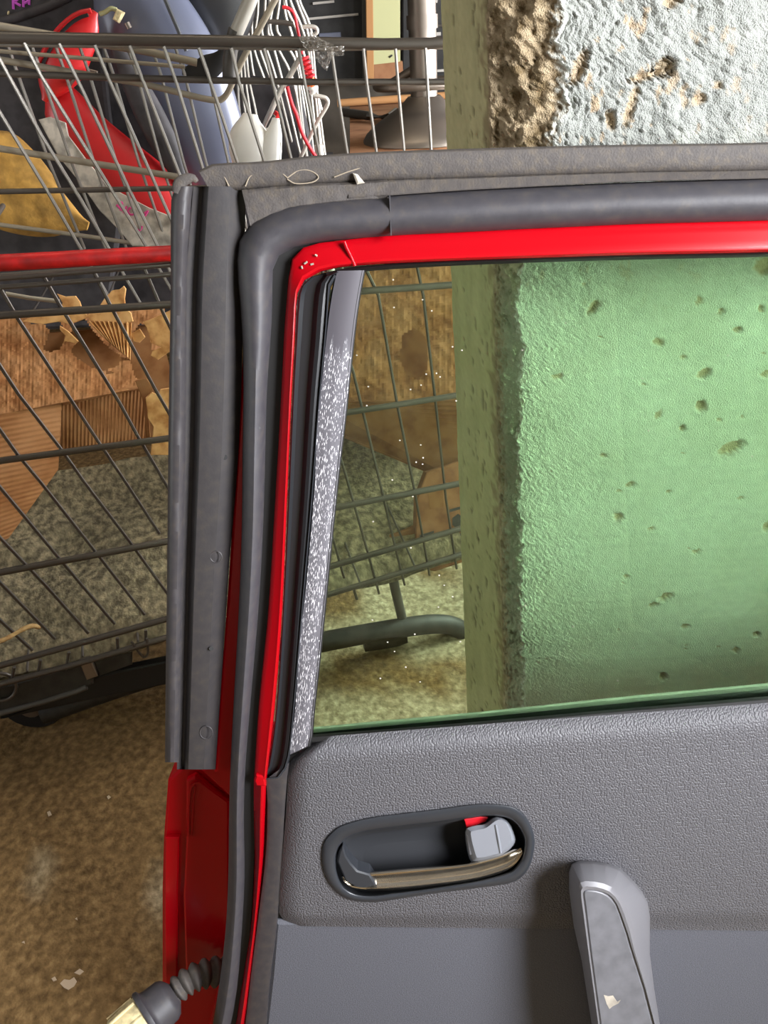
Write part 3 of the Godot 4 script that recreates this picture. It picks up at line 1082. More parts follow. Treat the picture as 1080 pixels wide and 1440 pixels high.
	put("run_channel", band(f, [458, 383, 438, 389, 424, 402, 419, 424, 416, 470, 411, 560, 405, 700, 398, 850, 388, 1000, 378, 1075, 372, 1090], [478, 382, 470, 387, 465, 398, 461, 430, 457, 480, 449, 560, 439, 700, 426, 850, 414, 1000, 406, 1070, 396, 1089],
			[[0.0, -15], [0.0, -7], [0.06, -6], [0.2, -8.5], [0.52, -8.0], [0.60, -5.5], [0.68, -3.0], [0.82, -2.0], [0.95, -3.0], [1.0, -6], [1.0, -15]], 48, 30), M.gloss_black, door)
	put("channel_lip", band(f, [468, 386, 461, 395, 459, 430, 455, 480, 448, 560, 437, 700, 424, 850, 411, 1000, 402, 1070, 390, 1091, 374, 1094], [474, 388, 466, 400, 462, 432, 458, 482, 450, 560, 440, 700, 427, 850, 414, 1000, 406, 1074, 393, 1095, 374, 1097],
			[[0, -6], [0.3, -0.8], [0.7, -0.8], [1, -6]], 44), M.bezel, door)
	put("bar_gap", band(f, [474, 384, 464, 420, 455, 500, 446, 600, 436, 720, 422, 880, 410, 1030, 404, 1064], [488, 384, 472, 420, 464, 500, 455, 600, 444, 720, 430, 880, 418, 1030, 412, 1064], [[0, -12], [0, -10], [1, -10], [1, -12], [1, -15], [0, -15]], 20), M.black, door)
	put("division_bar", band(f, [472, 381, 466, 410, 460, 450, 453, 515, 445, 590, 440, 690, 430, 808, 420, 900, 413, 1000, 408, 1040, 406, 1063], [514, 380, 508, 412, 502, 452, 495, 515, 487, 590, 478, 665, 466, 780, 453, 910, 443, 1000, 440, 1036, 437, 1049],
			[[0.0, -9], [0.02, -4.6], [0.12, -3.2], [0.5, -2.2], [0.9, -2.8], [0.98, -4.4], [1.0, -9]], 40, 30), M.black, door)
	var bar_uv := flake_sheet(f)
	put("flaked_coat", bar_uv, M.flaked, door.get_node("division_bar"), f.basis.z)
	# ---- glass and the belt -------------------------------------------------------------------
	put("window_glass", slab(f, [462, 372, 520, 362, 760, 350, 1480, 322, 1480, 964.5, 1080, 1010, 700, 1046, 424, 1066, 430, 900, 446, 640], -20.5, -16.5, 0.4), M.glass, door)
	put("belt_seal", band(f, [432, 1022, 560, 1010, 680, 999, 860, 980, 1080, 959, 1480, 920.8], [432, 1030, 560, 1018, 680, 1007, 860, 989, 1080, 968, 1480, 929.8],
			[[0, -25], [0.0, -23.0], [0.35, -22.0], [0.7, -23.0], [1.0, -26], [1, -30], [0, -30]], 20), M.belt_glint, door)
	put("outer_belt", band(f, [425, 1027, 560, 1015, 680, 1005, 860, 987, 1080, 966, 1480, 927.8], [425, 1072, 560, 1062, 680, 1052, 860, 1034, 1080, 1014, 1480, 975.8],
			[[0, -30], [0.0, -27], [0.3, -23.5], [0.7, -23], [1.0, -23], [1, -50], [0, -50]], 20), M.gloss_black, door)
	put("inner_belt", band(f, [438, 1033, 560, 1024, 680, 1014, 860, 998, 1080, 979, 1480, 940.8], [438, 1046, 560, 1037, 680, 1029, 860, 1012, 1080, 995, 1480, 956.8],
			[[0, -15], [0, -12], [0.3, -6], [0.8, -5], [1, -8], [1, -15]], 20), M.black, door)
	var specks := Geo.new()
	for k in 46:
		var sx := rng.randf_range(500, 1070)
		var sy := rng.randf_range(390, 960)
		if k > 14:
			sx = rng.randf_range(500, 650)
		add(specks, pod(frame(at(f, sx, sy, -0.0163), f.basis.z), [sx - 1.0, sy, sx, sy + 0.4, sx + 1.0, sy], [0.5, rng.randf_range(0.7, 1.3), 0.5], 0.3, 4, 6))
	put("dust_specks", specks, M.dust, door).set_meta("kind", "stuff")
	# ---- edge trim left of the card -----------------------------------------------------------
	put("edge_trim", band(f, [374, 1096, 376, 1130, 374, 1200, 362, 1300, 352, 1380, 344, 1450, 320, 1620], [407, 1072, 402, 1130, 398, 1200, 390, 1300, 380, 1380, 374, 1450, 352, 1620],
			[[0, -12], [0, -5], [0.2, -3], [0.75, -2.5], [0.95, -3.5], [1, -6], [1, -14]], 24), M.trim_plastic, door)
	put("card_gap", slab(f, [398, 1068, 420, 1058, 420, 1300, 372, 1500, 380, 1300, 392, 1200], -14, -9, 0.5), M.black, door)
	build_card(f, door)
	build_handle(f, door)
	build_pull(f, door)
	build_boot(f, door)


func flake_sheet(f: Transform3D) -> Geo:
	var l := pts([474, 381, 468, 410, 462, 450, 455, 515, 447, 590, 442, 690, 432, 808, 422, 900, 415, 1000, 410, 1040, 408, 1061])
	var r := pts([512, 380, 506, 412, 500, 452, 493, 515, 485, 590, 476, 665, 464, 780, 451, 910, 441, 1000, 438, 1036, 435, 1048])
	var guide := PackedVector2Array()
	for i in l.size():
		guide.append((l[i] + r[i]) / 2)
	var sl := smooth2(l, 40, guide)
	var sr := smooth2(r, 40, guide)
	var P := []
	var uvs := []
	for i in 41:
		var row := PackedVector3Array()
		var ur := PackedVector2Array()
		for j in 7:
			var t := j / 6.0
			row.append(at(f, lerpf(sl[i].x, sr[i].x, t), lerpf(sl[i].y, sr[i].y, t), -0.0031 + 0.0014 * sin(PI * t)))
			ur.append(Vector2(t, i / 40.0))
		P.append(row)
		uvs.append(ur)
	var g := Geo.new()
	g.grid(P, false, false, 60.0, false, uvs)
	return g


# the moulded upper card and the recessed lower card
func build_card(f: Transform3D, door: Node3D) -> void:
	var hole := PackedVector2Array()
	for p in pts([463, 1208, 470, 1180, 488, 1164, 523, 1158, 620, 1146, 686, 1139, 717, 1143, 733, 1160, 742, 1182, 738, 1208, 727, 1224, 700, 1237, 600, 1252, 520, 1262, 494, 1260, 475, 1245]):
		hole.append(p)
	var xs := []
	for k in 121:
		xs.append(k)
	var P := []
	var ny := 62
	for i in ny + 1:
		var row := PackedVector3Array()
		var t := float(i) / ny
		for k in 121:
			var s := k / 120.0
			# left edge of the card leans; its corners are rounded
			var y_top := 1037.0 - 0.075 * (lerpf(402.0, 1490.0, pow(s, 1.25)) - 402.0) if s > 0.05 else lerpf(1056.0, 1035.0, s / 0.05)
			var y_bot := 1302.0 + 10.0 * s
			var y := lerpf(y_top, y_bot, t)
			var left := 402.0
			for q in [[1040, 436], [1052, 420], [1064, 410], [1085, 406], [1150, 402], [1210, 396], [1270, 391], [1288, 393], [1297, 400], [1303, 412]]:
				if y >= q[0]:
					left = q[1]
			left = line_at([[1036, 438], [1046, 428], [1056, 417], [1068, 409], [1090, 405], [1150, 401.5], [1210, 396], [1262, 391], [1284, 392], [1296, 400], [1304, 413]], y)
			var x := lerpf(left, 1490.0, pow(s, 1.25))
			# height: rolled over the top, softly domed, chamfered below; rounded at the left end
			var from_top := (y - y_top)
			var from_bot := (y_bot - y)
			var from_left := x - left
			var lift := 5.0
			lift -= 11.0 * pow(clampf(1.0 - from_top / 42.0, 0.0, 1.0), 2.0)
			var ch: float = lerpf(12.0, 24.0, smoothstep(420.0, 900.0, x))
			lift -= 6.0 * smoothstep(ch + 3.0, 0.0, from_bot)
			lift -= 10.0 * pow(clampf(1.0 - from_left / 34.0, 0.0, 1.0), 2.2)
			lift += 2.0 * sin(PI * clampf(t, 0, 1))
			row.append(at(f, x, y, lift * 0.001))
		P.append(row)
	var g := Geo.new()
	g.grid(P, false, false, 50.0)
	# the opening for the handle
	var keep := Geo.new()
	var inv := f.affine_inverse()
	var flat_hole := PackedVector2Array()
	for p in loop2(hole, 64):
		var q := inv * at(f, p.x, p.y, 0.006)
		flat_hole.append(Vector2(q.x, q.y))
	for k in range(0, g.v.size(), 3):
		var mid := inv * ((g.v[k] + g.v[k + 1] + g.v[k + 2]) / 3.0)
		var tip := inv * g.v[k]
		if not (Geometry2D.is_point_in_polygon(Vector2(mid.x, mid.y), flat_hole) or Geometry2D.is_point_in_polygon(Vector2(tip.x, tip.y), flat_hole)):
			for s in 3:
				keep.v.append(g.v[k + s])
				keep.n.append(g.n[k + s])
				keep.uv.append(Vector2.ZERO)
	put("upper_card", keep, M.card_plastic, door, f.basis.z)
	put("lower_card", slab(f, [386, 1296, 700, 1294, 1480, 1298, 1480, 1790, 330, 1790, 352, 1560, 372, 1440, 380, 1370], -16, -5, 4), M.card_fabric, door)


func line_at(table: Array, y: float) -> float:
	for k in table.size() - 1:
		if y < table[k + 1][0]:
			return lerpf(table[k][1], table[k + 1][1], clampf((y - table[k][0]) / (table[k + 1][0] - table[k][0]), 0, 1))
	return table[-1][1]


func build_handle(f: Transform3D, door: Node3D) -> void:
	var outer := [452.5, 1207, 455, 1186, 465, 1172, 482, 1160, 523, 1149, 570, 1143, 620, 1137, 655, 1132, 683, 1130, 717, 1133, 735, 1143, 747, 1162, 752, 1183, 748, 1210, 737, 1230, 717, 1242, 670, 1249, 600, 1258, 550, 1266, 523, 1269, 490, 1265, 469, 1250, 457, 1230]
	var inner := [472, 1209, 474, 1196, 480, 1186, 492, 1177, 518, 1169, 570, 1162, 620, 1156, 653, 1151, 683, 1147, 710, 1149, 725, 1157, 734, 1170, 738, 1183, 735, 1204, 727, 1217, 714, 1227, 670, 1239, 600, 1250, 550, 1256, 523, 1259, 498, 1256, 482, 1245, 474, 1228]
	var a := loop2(pts(outer), 96)
	var b := loop2(pts(inner), 96)
	var P := []
	for q in [[0.0, 3.0], [0.0, 7.5], [0.07, 9.4], [0.3, 10.6], [0.6, 10.4], [0.85, 9.2], [0.97, 7.4], [1.0, 4.0], [1.0, -4.0]]:
		var row := PackedVector3Array()
		for k in 96:
			var p := a[k].lerp(b[k], q[0])
			row.append(at(f, p.x, p.y, q[1] * 0.001))
		P.append(row)
	var g := Geo.new()
	g.grid(P, true, false, 50.0)
	var bezel := put("handle_bezel", g, M.bezel, door, f.basis.z)
	bezel.set_meta("label", "black oval surround of the inner handle")
	# the cup behind
	var mid := Vector2(600, 1203)
	var Q := []
	for q in [[1.0, -3.0], [0.98, -9.0], [0.93, -20.0], [0.86, -26.0], [0.5, -27.5]]:
		var row := PackedVector3Array()
		for k in 96:
			var p := mid + (b[k] - mid) * Vector2(lerpf(1.0, q[0], 0.6) if q[0] > 0.1 else 0.0, q[0])
			row.append(at(f, p.x, p.y, q[1] * 0.001))
		Q.append(row)
	var c := Geo.new()
	c.grid(Q, true, false, 50.0)
	var bottom_mid := at(f, mid.x, mid.y, -0.0275)
	var last: PackedVector3Array = Q[-1]
	for k in 96:
		c.tri(last[k], last[(k + 1) % 96], bottom_mid)
	put("handle_cup", c, M.cup_plastic, door, f.basis.z)
	# lever: pivot web at the left, chromed grip along the bottom
	var lever := put("release_lever", slab(f, [474, 1212, 477, 1198, 482, 1189, 486, 1203, 493, 1214, 503, 1225, 520, 1230, 530, 1246, 505, 1250, 486, 1240], -10, 4, 1.5), M.bezel, door)
	var grip := put("chrome_grip", band(f, [480, 1232, 486, 1229, 520, 1226.5, 570, 1222, 620, 1218, 655, 1214, 673, 1210, 707, 1200, 724, 1193, 733, 1191], [483, 1239, 492, 1248, 523, 1253, 570, 1251.5, 620, 1246, 655, 1241, 683, 1235.5, 716, 1224, 729, 1212, 735, 1200],
			[[-0.02, -6], [0.0, -1.0], [0.05, 1.6], [0.13, 2.8], [0.24, 2.4], [0.42, 0.6], [0.60, 0.2], [0.74, 2.0], [0.84, 4.4], [0.92, 4.6], [0.98, 2.5], [1.0, -1], [0.9, -6]], 48, 40), M.chrome, lever)
	grip.set_meta("label", "chromed grip of the release lever")
	# lock knob with its red flag
	var knob := put("lock_knob", rings(f, [[[654, 1170, 664, 1161, 682, 1157, 692, 1149, 703, 1147, 717, 1156, 726, 1177, 724, 1190, 708, 1204, 690, 1210, 672, 1214, 660, 1208], -14.0], [[655, 1170, 665, 1162, 683, 1159, 693, 1151, 703, 1149, 716, 1158, 724, 1177, 722, 1188, 707, 1202, 690, 1207, 672, 1211, 662, 1206], 0.0],
			[[662, 1173, 668, 1168, 684, 1164, 696, 1155, 704, 1153, 713, 1160, 719, 1177, 718, 1186, 706, 1198, 690, 1203, 674, 1206, 669, 1202], 4.5]], 32.0, true, 36), M.knob, door)
	knob.set_meta("label", "grey lock knob")
	put("knob_ridge", tube(PackedVector3Array([at(f, 697, 1159, 0.0043), at(f, 701, 1180, 0.0047), at(f, 704, 1199, 0.0042)]), 0.0012, 8), M.knob, knob)
	put("knob_groove", slab(f, [656, 1175, 664, 1174, 668, 1202, 660, 1203], -4, 1.5, 1.0), M.pull_inset, knob)
	var flag := put("lock_flag", slab(f, [653, 1153, 676, 1149, 687, 1150, 683, 1156, 668, 1161, 656, 1164], -12, -7, 0.6), M.red_flag, door)
	flag.set_meta("label", "small red flag shown beside the lock knob")


func build_pull(card: Transform3D, door: Node3D) -> void:
	# the handle swells away from the card towards its lower end
	var tip := at(card, 850, 1215)
	var f := frame(tip, card.basis.z.rotated(card.basis.x, deg_to_rad(-7.0)))
	var O := [870, 1640, 846, 1520, 832, 1440, 818, 1351, 807, 1303, 800, 1250, 800, 1226, 804, 1214, 814, 1209.5, 832, 1210, 852, 1213, 872, 1220, 892, 1240, 903, 1254, 911, 1269, 914, 1290, 914, 1342, 920, 1390, 928, 1440, 945, 1520, 975, 1640]
	var I := [884, 1640, 859, 1520, 842.5, 1440, 829, 1340, 823, 1290, 819.5, 1264, 819, 1256, 821, 1252, 826, 1250.5, 838, 1251.5, 848, 1254, 856, 1258, 862, 1263, 868, 1272, 874, 1287, 883, 1313, 889, 1334, 907, 1390, 920, 1440, 936, 1520, 966, 1640]
	var mid := []
	var rim := []
	var rim2 := []
	for k in range(O.size()):
		mid.append(lerpf(O[k], I[k], 0.12))
		rim.append(lerpf(O[k], I[k], 0.72))
		rim2.append(lerpf(O[k], I[k], 0.90))
	var body := put("pull_handle", rings(f, [[O, -30.0], [O, 6.0], [mid, 28.0], [rim, 50.0], [rim2, 52.5], [I, 52.0], [I, 50.4]], 34.0), M.pull, door)
	body.set_meta("label", "grey grab handle standing off the card")
	put("grip_inset", slab(f, [888, 1640, 862, 1520, 845, 1440, 831.5, 1340, 825.5, 1290, 822, 1264, 821.5, 1257, 823, 1254, 827, 1252.5, 838, 1253.5, 847, 1256, 854.5, 1260, 860, 1265, 866, 1273.5, 871.5, 1288, 880.5, 1314, 886.5, 1335, 904, 1390, 917, 1440, 933, 1520, 962, 1640], 47, 51.6, 0.8), M.pull_inset, body)
	put("scuff_mark", slab(f, [849, 1399, 855, 1401, 862, 1400, 868, 1409, 873, 1406, 870, 1411, 862, 1415, 857, 1419, 853, 1412], 50, 51.75, 0.1), M.off_white, body)


# ribbed wiring boot with its connector, hanging from the hinge face
func build_boot(f: Transform3D, door: Node3D) -> void:
	var line := smooth2(pts([316, 1366, 300, 1367, 282, 1371, 264, 1380, 247, 1394, 232, 1410]), 64, pts([316, 1366, 300, 1367, 282, 1371, 264, 1380, 247, 1394, 232, 1410]))
	var p := PackedVector3Array()
	var r := []
	for i in line.size():
		var t := float(i) / 64.0
		p.append(at(f, line[i].x, line[i].y, lerpf(-0.045, -0.015, t)))
		var rib := 0.5 + 0.5 * cos(t * TAU * 7.0)
		r.append(lerpf(0.0105, 0.0155, pow(rib, 0.7)) * lerpf(1.0, 0.86, t) if t < 0.86 else 0.0125)
	var boot := put("wiring_boot", tube(p, r, 20), M.dusty_rubber, door)
	boot.set_meta("label", "dusty ribbed rubber wiring boot")
	# collar and cream connector along one axis
	var a := at(f, 240, 1402, -0.015)
	var b := at(f, 186, 1450, 0.012)
	var ax := (b - a).normalized()
	var len := a.distance_to(b)
	var q := PackedVector3Array()
	var rr := []
	for k in [[-0.1, 0.012], [0.0, 0.019], [0.1, 0.0215], [0.42, 0.0225], [0.5, 0.0235], [0.54, 0.027], [0.62, 0.0275], [0.66, 0.0262], [0.66, 0.024]]:
		q.append(a + ax * len * k[0])
		rr.append(k[1])
	put("boot_collar", tube(q, rr, 28), M.rubber, boot)
	var q2 := PackedVector3Array()
	var r2 := []
	for k in [[0.6, 0.0235], [0.68, 0.0242], [0.8, 0.0242], [1.1, 0.0238], [1.3, 0.0232], [1.35, 0.021]]:
		q2.append(a + ax * len * k[0])
		r2.append(k[1])
	var plug := put("cream_connector", tube(q2, r2, 28), M.cream, boot)
	plug.set_meta("label", "cream plastic connector body")
	var side := ax.cross(f.basis.z).normalized()
	for k in 9:
		var ang := TAU * k / 9.0
		var off := (side * cos(ang) + ax.cross(side) * sin(ang)) * 0.0242
		put("connector_rib", tube(PackedVector3Array([a + ax * len * 0.69 + off, a + ax * len * 1.3 + off]), 0.0016, 6), M.cream, boot)


# ================================================================================ helpers for things seen past the door
func far(x: float, y: float, dist: float) -> Vector3:     # the point at that pixel at a level distance from the camera
	var d := ray(x, y)
	return cam_at + d * (dist / Vector2(d.x, d.z).length())


func frame3(a: Vector3, b: Vector3, c: Vector3) -> Transform3D:
	var n := (b - a).cross(c - a).normalized()
	if n.dot(cam_at - a) < 0:
		n = -n
	var u := (b - a).normalized()
	return Transform3D(Basis(u, n.cross(u), n), a)


# a rod through pixels of a frame, wide px wide as the photograph shows it
func rod(f: Transform3D, line: Array, wide: float, lift := 0.0, bend := 0, sides := 8) -> Geo:
	var p := PackedVector3Array()
	for q in pts(line):
		p.append(at(f, q.x, q.y, lift))
	var r := wide * 0.5 * p[0].distance_to(cam_at) / F * 0.94
	if bend:
		p = smooth3(p, bend)
	return tube(p, r, sides)


func rod3(p: Array, r: float, sides := 8) -> Geo:
	return tube(PackedVector3Array(p), r, sides)


# a sheet over four pixel corners of a frame (from top left, clockwise) with torn holes, ribs and a back
func torn_sheet(f: Transform3D, quad: Array, nx: int, ny: int, holes: Array, ribs := 0.0, rib_amp := 0.0, along := true, buckle := 0.0) -> Geo:
	var c := pts(quad)
	var z := FastNoiseLite.new()
	z.seed = 12
	z.frequency = 0.02
	var P := []
	var Q := []
	var centre := []
	for i in ny + 1:
		var row := PackedVector3Array()
		var back := PackedVector3Array()
		var cr := PackedVector2Array()
		var t := float(i) / ny
		for j in nx + 1:
			var s := float(j) / nx
			var p := c[0].lerp(c[1], s).lerp(c[3].lerp(c[2], s), t)
			var k := (s if along else t) * ribs
			var lift := rib_amp * sin(TAU * k) + buckle * z.get_noise_2d(p.x * 2.0, p.y * 2.0)
			row.append(at(f, p.x, p.y, lift * 0.001))
			back.append(at(f, p.x, p.y, lift * 0.001 - 0.004))
			cr.append(p)
		P.append(row)
		Q.append(back)
		centre.append(cr)
	var polys := []
	for h in holes:
		polys.append(pts(h))
	var g := Geo.new()
	for i in ny:
		for j in nx:
			var m: Vector2 = (centre[i][j] + centre[i + 1][j + 1]) / 2
			var out := false
			for h in polys:
				if Geometry2D.is_point_in_polygon(m, h):
					out = true
			if out:
				continue
			var n1: Vector3 = ((P[i][j + 1] as Vector3) - P[i][j]).cross((P[i + 1][j] as Vector3) - P[i][j]).normalized()
			g.tri(P[i][j], P[i][j + 1], P[i + 1][j + 1], n1, n1, n1)
			g.tri(P[i][j], P[i + 1][j + 1], P[i + 1][j], n1, n1, n1)
			g.tri(Q[i][j], Q[i + 1][j + 1], Q[i][j + 1], -n1, -n1, -n1)
			g.tri(Q[i][j], Q[i + 1][j], Q[i + 1][j + 1], -n1, -n1, -n1)
	return g


func quad_sheet(a: Vector3, b: Vector3, c: Vector3, d: Vector3, thick := 0.004) -> Geo:
	var n := (b - a).cross(d - a).normalized()
	if n.dot(cam_at - a) < 0:
		n = -n
	var g := Geo.new()
	var P := [PackedVector3Array([a - n * thick, b - n * thick, c - n * thick, d - n * thick]), PackedVector3Array([a, b, c, d])]
	g.grid(P, true, false, 20.0)
	for k in [0, 1]:
		var r: PackedVector3Array = P[k]
		if k:
			g.tri(r[0], r[1], r[2])
			g.tri(r[0], r[2], r[3])
		else:
			g.tri(r[0], r[2], r[1])
			g.tri(r[0], r[3], r[2])
	return g


# a caster wheel in its fork under a point, standing on the floor
func caster(parent: Node3D, top: Vector3, r := 0.055) -> void:
	var hub := Vector3(top.x, r, top.z)
	var w := Geo.new()
	var P := []
	for q in [[-0.012, r * 0.6], [-0.012, r * 0.92], [-0.008, r], [0.008, r], [0.012, r * 0.92], [0.012, r * 0.6]]:
		var row := PackedVector3Array()
		for k in 24:
			row.append(hub + Vector3(cos(TAU * k / 24) * q[1], sin(TAU * k / 24) * q[1], q[0]))
		P.append(row)
	w.grid(P, true, false, 35.0, true)
	var wheel := put("caster_wheel", w, M.black, parent)
	put("wheel_hub", rod3([hub - Vector3(0, 0, 0.017), hub + Vector3(0, 0, 0.017)], r * 0.35, 14), M.steel, wheel)
	for s in [-1, 1]:
		put("caster_fork", rod3([hub + Vector3(0, 0, 0.018 * s), Vector3(top.x, r * 2.15, top.z + 0.012 * s), top], 0.006), M.steel, parent)


# ================================================================================ the near cart: red bar, dark wire basket, cartons and felt
func build_near_cart() -> void:
	var a := deg_to_rad(14.0)
	var n := Vector3(sin(a), -0.13, cos(a)).normalized()
	var f := frame(deep(120, 365, -0.90), n)
	var foot := at(f, 120, 930)
	var cart := thing("shopping_cart", Vector3(foot.x, 0, foot.z), "dark wire shopping cart with a plain red bar holding torn cartons and grey felt", "shopping cart", "wire shopping carts")
	put("red_bar", rod(f, [-120, 379.5, -20, 371, 120, 363, 260, 355.5, 420, 347, 600, 337], 21, 0.004, 0, 16), M.red_plastic, cart)
	put("rim_rod", rod(f, [-120, 401, 0, 391, 250, 371, 640, 342], 8, -0.002), M.dark_wire, cart)
	put("basket_rod", rod(f, [-120, 413, 0, 404, 250, 385, 640, 356], 6.5, -0.003), M.dark_wire, cart)
	put("basket_rod", rod(f, [-120, 452, 0, 443.5, 240, 428, 500, 410, 660, 399], 10.5, 0.0), M.dark_wire, cart)
	put("basket_rod", rod(f, [-120, 664, 0, 648, 240, 616, 500, 578, 660, 553], 9.5, 0.0), M.dark_wire, cart)
	put("basket_rod", rod(f, [-120, 827, 0, 805, 232, 762, 470, 714, 665, 676], 9.5, 0.0), M.dark_wire, cart)
	put("basket_rod", rod(f, [-120, 966, 0, 936, 232, 871, 479, 792, 665, 738], 8.5, 0.0), M.dark_wire, cart)
	put("bottom_rod", rod(f, [-120, 992, 0, 962, 110, 933, 232, 897, 461, 836, 665, 774], 8.0, 0.0), M.dark_wire, cart)
	put("inner_rod", rod(f, [8, 413, 42, 419, 84, 424], 6.0, -0.14), M.beige_wire, cart)
	for w in [[58, 383, 84, 429, 168, 566, 193, 612, 231, 677, 262, 729], [-38, 340, 25, 448, 137, 619, 178, 680, 224, 750], [132, 383, 156, 431, 217, 545, 236, 578, 300, 700, 372, 826], [202, 376, 229, 439, 262, 508, 300, 580, 352, 690, 410, 820],
			[-40, 453, 26, 554, 84, 629, 118, 677, 182, 761, 232, 830, 262, 870], [-44, 542, 24, 638, 58, 679, 129, 769, 203, 864], [-40, 637, 0, 685, 79, 780, 161, 877], [-40, 709, 0, 756, 64, 823, 124, 890], [-40, 778, 0, 819, 77, 898], [-40, 834, 0, 872, 45, 914],
			[262, 372, 300, 450, 350, 560, 400, 680, 452, 812], [330, 366, 362, 440, 405, 560, 446, 680, 484, 812], [392, 362, 418, 440, 452, 560, 484, 660, 518, 779, 533, 834], [446, 357, 470, 440, 497, 524, 530, 660, 556, 770, 569, 822], [502, 352, 532, 415, 559, 571, 583, 690, 604, 808], [580, 345, 595, 415, 613, 571, 627, 701, 642, 799]]:
		put("wire", rod(f, w, 5.2, -0.004, 0, 6), M.dark_wire, cart)
	# short wires that hook round the bottom rod
	for w in [[497, 826, 502, 842], [374, 858, 379, 878], [300, 876, 306, 896], [97, 917, 93, 941], [57, 928, 53, 952], [165, 897, 166, 917], [205, 886, 205, 905], [20, 938, 17, 956]]:
		put("wire", rod(f, w, 4.6, -0.004, 0, 6), M.dark_wire, cart)
	put("hook_wire", rod(f, [185, 903, 196, 918, 203, 924, 208, 918, 207, 898], 3.6, 0.002, 16, 6), M.dark_wire, cart)
	# far side, ends and bottom of the basket
	var back := -0.40
	for q in [[391.0, 342.0, 5.5], [560.0, 480.0, 4.0]]:
		put("far_rod", rod(f, [-60, q[0], 640, q[1]], q[2], back), M.dark_wire, cart)
	for k in 9:
		var x := -40.0 + k * 78.0
		var p1 := at(f, x, 955.0 - x * 0.27, -0.003)
		var deep_in := -Vector3(n.x, 0, n.z).normalized()
		put("bottom_wire", rod3([p1, p1 + deep_in * 0.36 + Vector3(0, 0.06, 0)], 0.002, 6), M.dark_wire, cart)
	# chassis: bar, bent tube, strut, bracket, plate under the left end
	var ch := frame(at(f, 300, 950) + Vector3(0, 0, 0.0), Vector3(sin(a), 0, cos(a)))
	put("chassis_tube", rod(ch, [60, 1003, 232, 946, 400, 913, 470, 899, 530, 888, 580, 880, 612, 877, 634, 879, 650, 888, 659, 905, 663, 935, 665, 990], 29, -0.05, 48, 16), M.bumper, cart)
	put("chassis_bracket", slab(frame(at(ch, 550, 900, -0.05), ch.basis.z), [512, 899, 572, 885, 574, 904, 562, 909, 540, 913, 514, 917], -14, 3, 2), M.bumper, cart)
	put("strut", rod(ch, [551, 806, 558, 838, 567, 876], 15, -0.06, 0, 12), M.sleeve, cart)
	put("strut", rod(ch, [655, 890, 657, 940, 661, 1010, 664, 1060], 7, -0.045, 0, 10), M.sleeve, cart)
	var pf := frame(at(f, 60, 975), Vector3(sin(a), 0.12, cos(a)))
	put("bumper_plate", slab(pf, [-90, 988, -20, 970, 18, 962, 124, 931, 132, 962, 110, 972, 60, 986, 0, 1003, -90, 1026], -26, 2, 3), M.bumper, cart)
	put("bumper_plate", slab(pf, [131, 929, 186, 916, 186, 935, 140, 951], -22, -2, 2), M.bumper, cart)
	put("bumper_lip", rod(pf, [-90, 1024, 0, 1003, 60, 987, 108, 972, 122, 966], 8, 0.002, 0, 10), M.sleeve, cart)
	put("lower_rail", slab(pf, [96, 976, 140, 950, 240, 929, 300, 915, 300, 942, 240, 962, 120, 986, 0, 1012], -30, -12, 3), M.black, cart)
	put("steel_clip", slab(pf, [111, 931, 127, 926, 138, 951, 122, 957], -4, 6, 1.5), M.steel, cart)
	var ring := PackedVector3Array()
	for k in 20:
		ring.append(at(pf, 2 + cos(TAU * k / 20) * 21, 966 + sin(TAU * k / 20) * 19, 0.006))
	put("swivel_ring", tube(ring, 0.003, 8, true), M.dark_wire, cart)
	var side_n := -Vector3(n.x, 0, n.z).normalized()
	for q in [[40, 990], [760, 870]]:
		var p := at(ch, q[0], q[1], -0.06)
		for k in [0.0, 0.34]:
			caster(cart, p + side_n * (k + 0.02) + Vector3(0, maxf(0.0, 0.13 - p.y), 0))
	for q in [[130, 930], [740, 800]]:
		var p := at(ch, q[0], q[1], -0.06)
		put("cross_tube", rod3([p, p + side_n * 0.38], 0.009, 10), M.sleeve, cart)
	for x in [-60, 640]:
		var t := at(f, x, 385 if x < 0 else 345, 0.0)
		put("end_rod", rod3([t, t + side_n * 0.40], 0.004), M.dark_wire, cart)
	# ---- grey felt on the bottom ----------------------------------------------------------------
	var fz := FastNoiseLite.new()
	fz.frequency = 0.9
	fz.seed = 5
	var P := []
	for i in 41:
		var row := PackedVector3Array()
		for j in 61:
			var s := j / 60.0
			var t := i / 40.0
			var x := lerpf(-110.0, 655.0, s)
			var base := at(f, x, 950.0 - x * 0.262, -0.012 - 0.01 * sin(s * 9.0))
			var p := base + side_n * (t * 0.40)
			p.y += 0.012 + t * 0.11 + 0.02 * sin(s * 5.0 + 1.0) * t + fz.get_noise_2d(s * 4.0, t * 3.0) * 0.018
			if t < 0.06:
				p.y -= (0.06 - t) * 0.35
			row.append(p)
		P.append(row)
	var Pb := []
	for row in P:
		var r2 := PackedVector3Array()
		for p in row:
			r2.append(p - Vector3(0, 0.007, 0))
		Pb.append(r2)
	var g := Geo.new()
	g.grid(P, false, false, 60.0)
	var g2 := Geo.new()
	g2.grid(Pb, false, false, 60.0)
	g.outward(Vector3.UP)
	g2.outward(Vector3.DOWN)
	g.v.append_array(g2.v)
	g.n.append_array(g2.n)
	g.uv.append_array(g2.uv)
	var felt := put("felt_sheet", g, M.felt)
	tag(felt, "mottled grey felt sheet lying in the bottom of the dark wire cart", "felt")
	felt.rotation = Vector3.ZERO
	# ---- the torn carton -------------------------------------------------------------------------
	var e0 := far(87, 567, 1.17)
	var e1 := far(214, 541, 1.20)
	var e2 := far(-60, 592, 1.14)
	var b0 := far(-60, 446, 1.36)
	var b1 := far(222, 428, 1.40)
	var box_at := far(87, 660, 1.17)
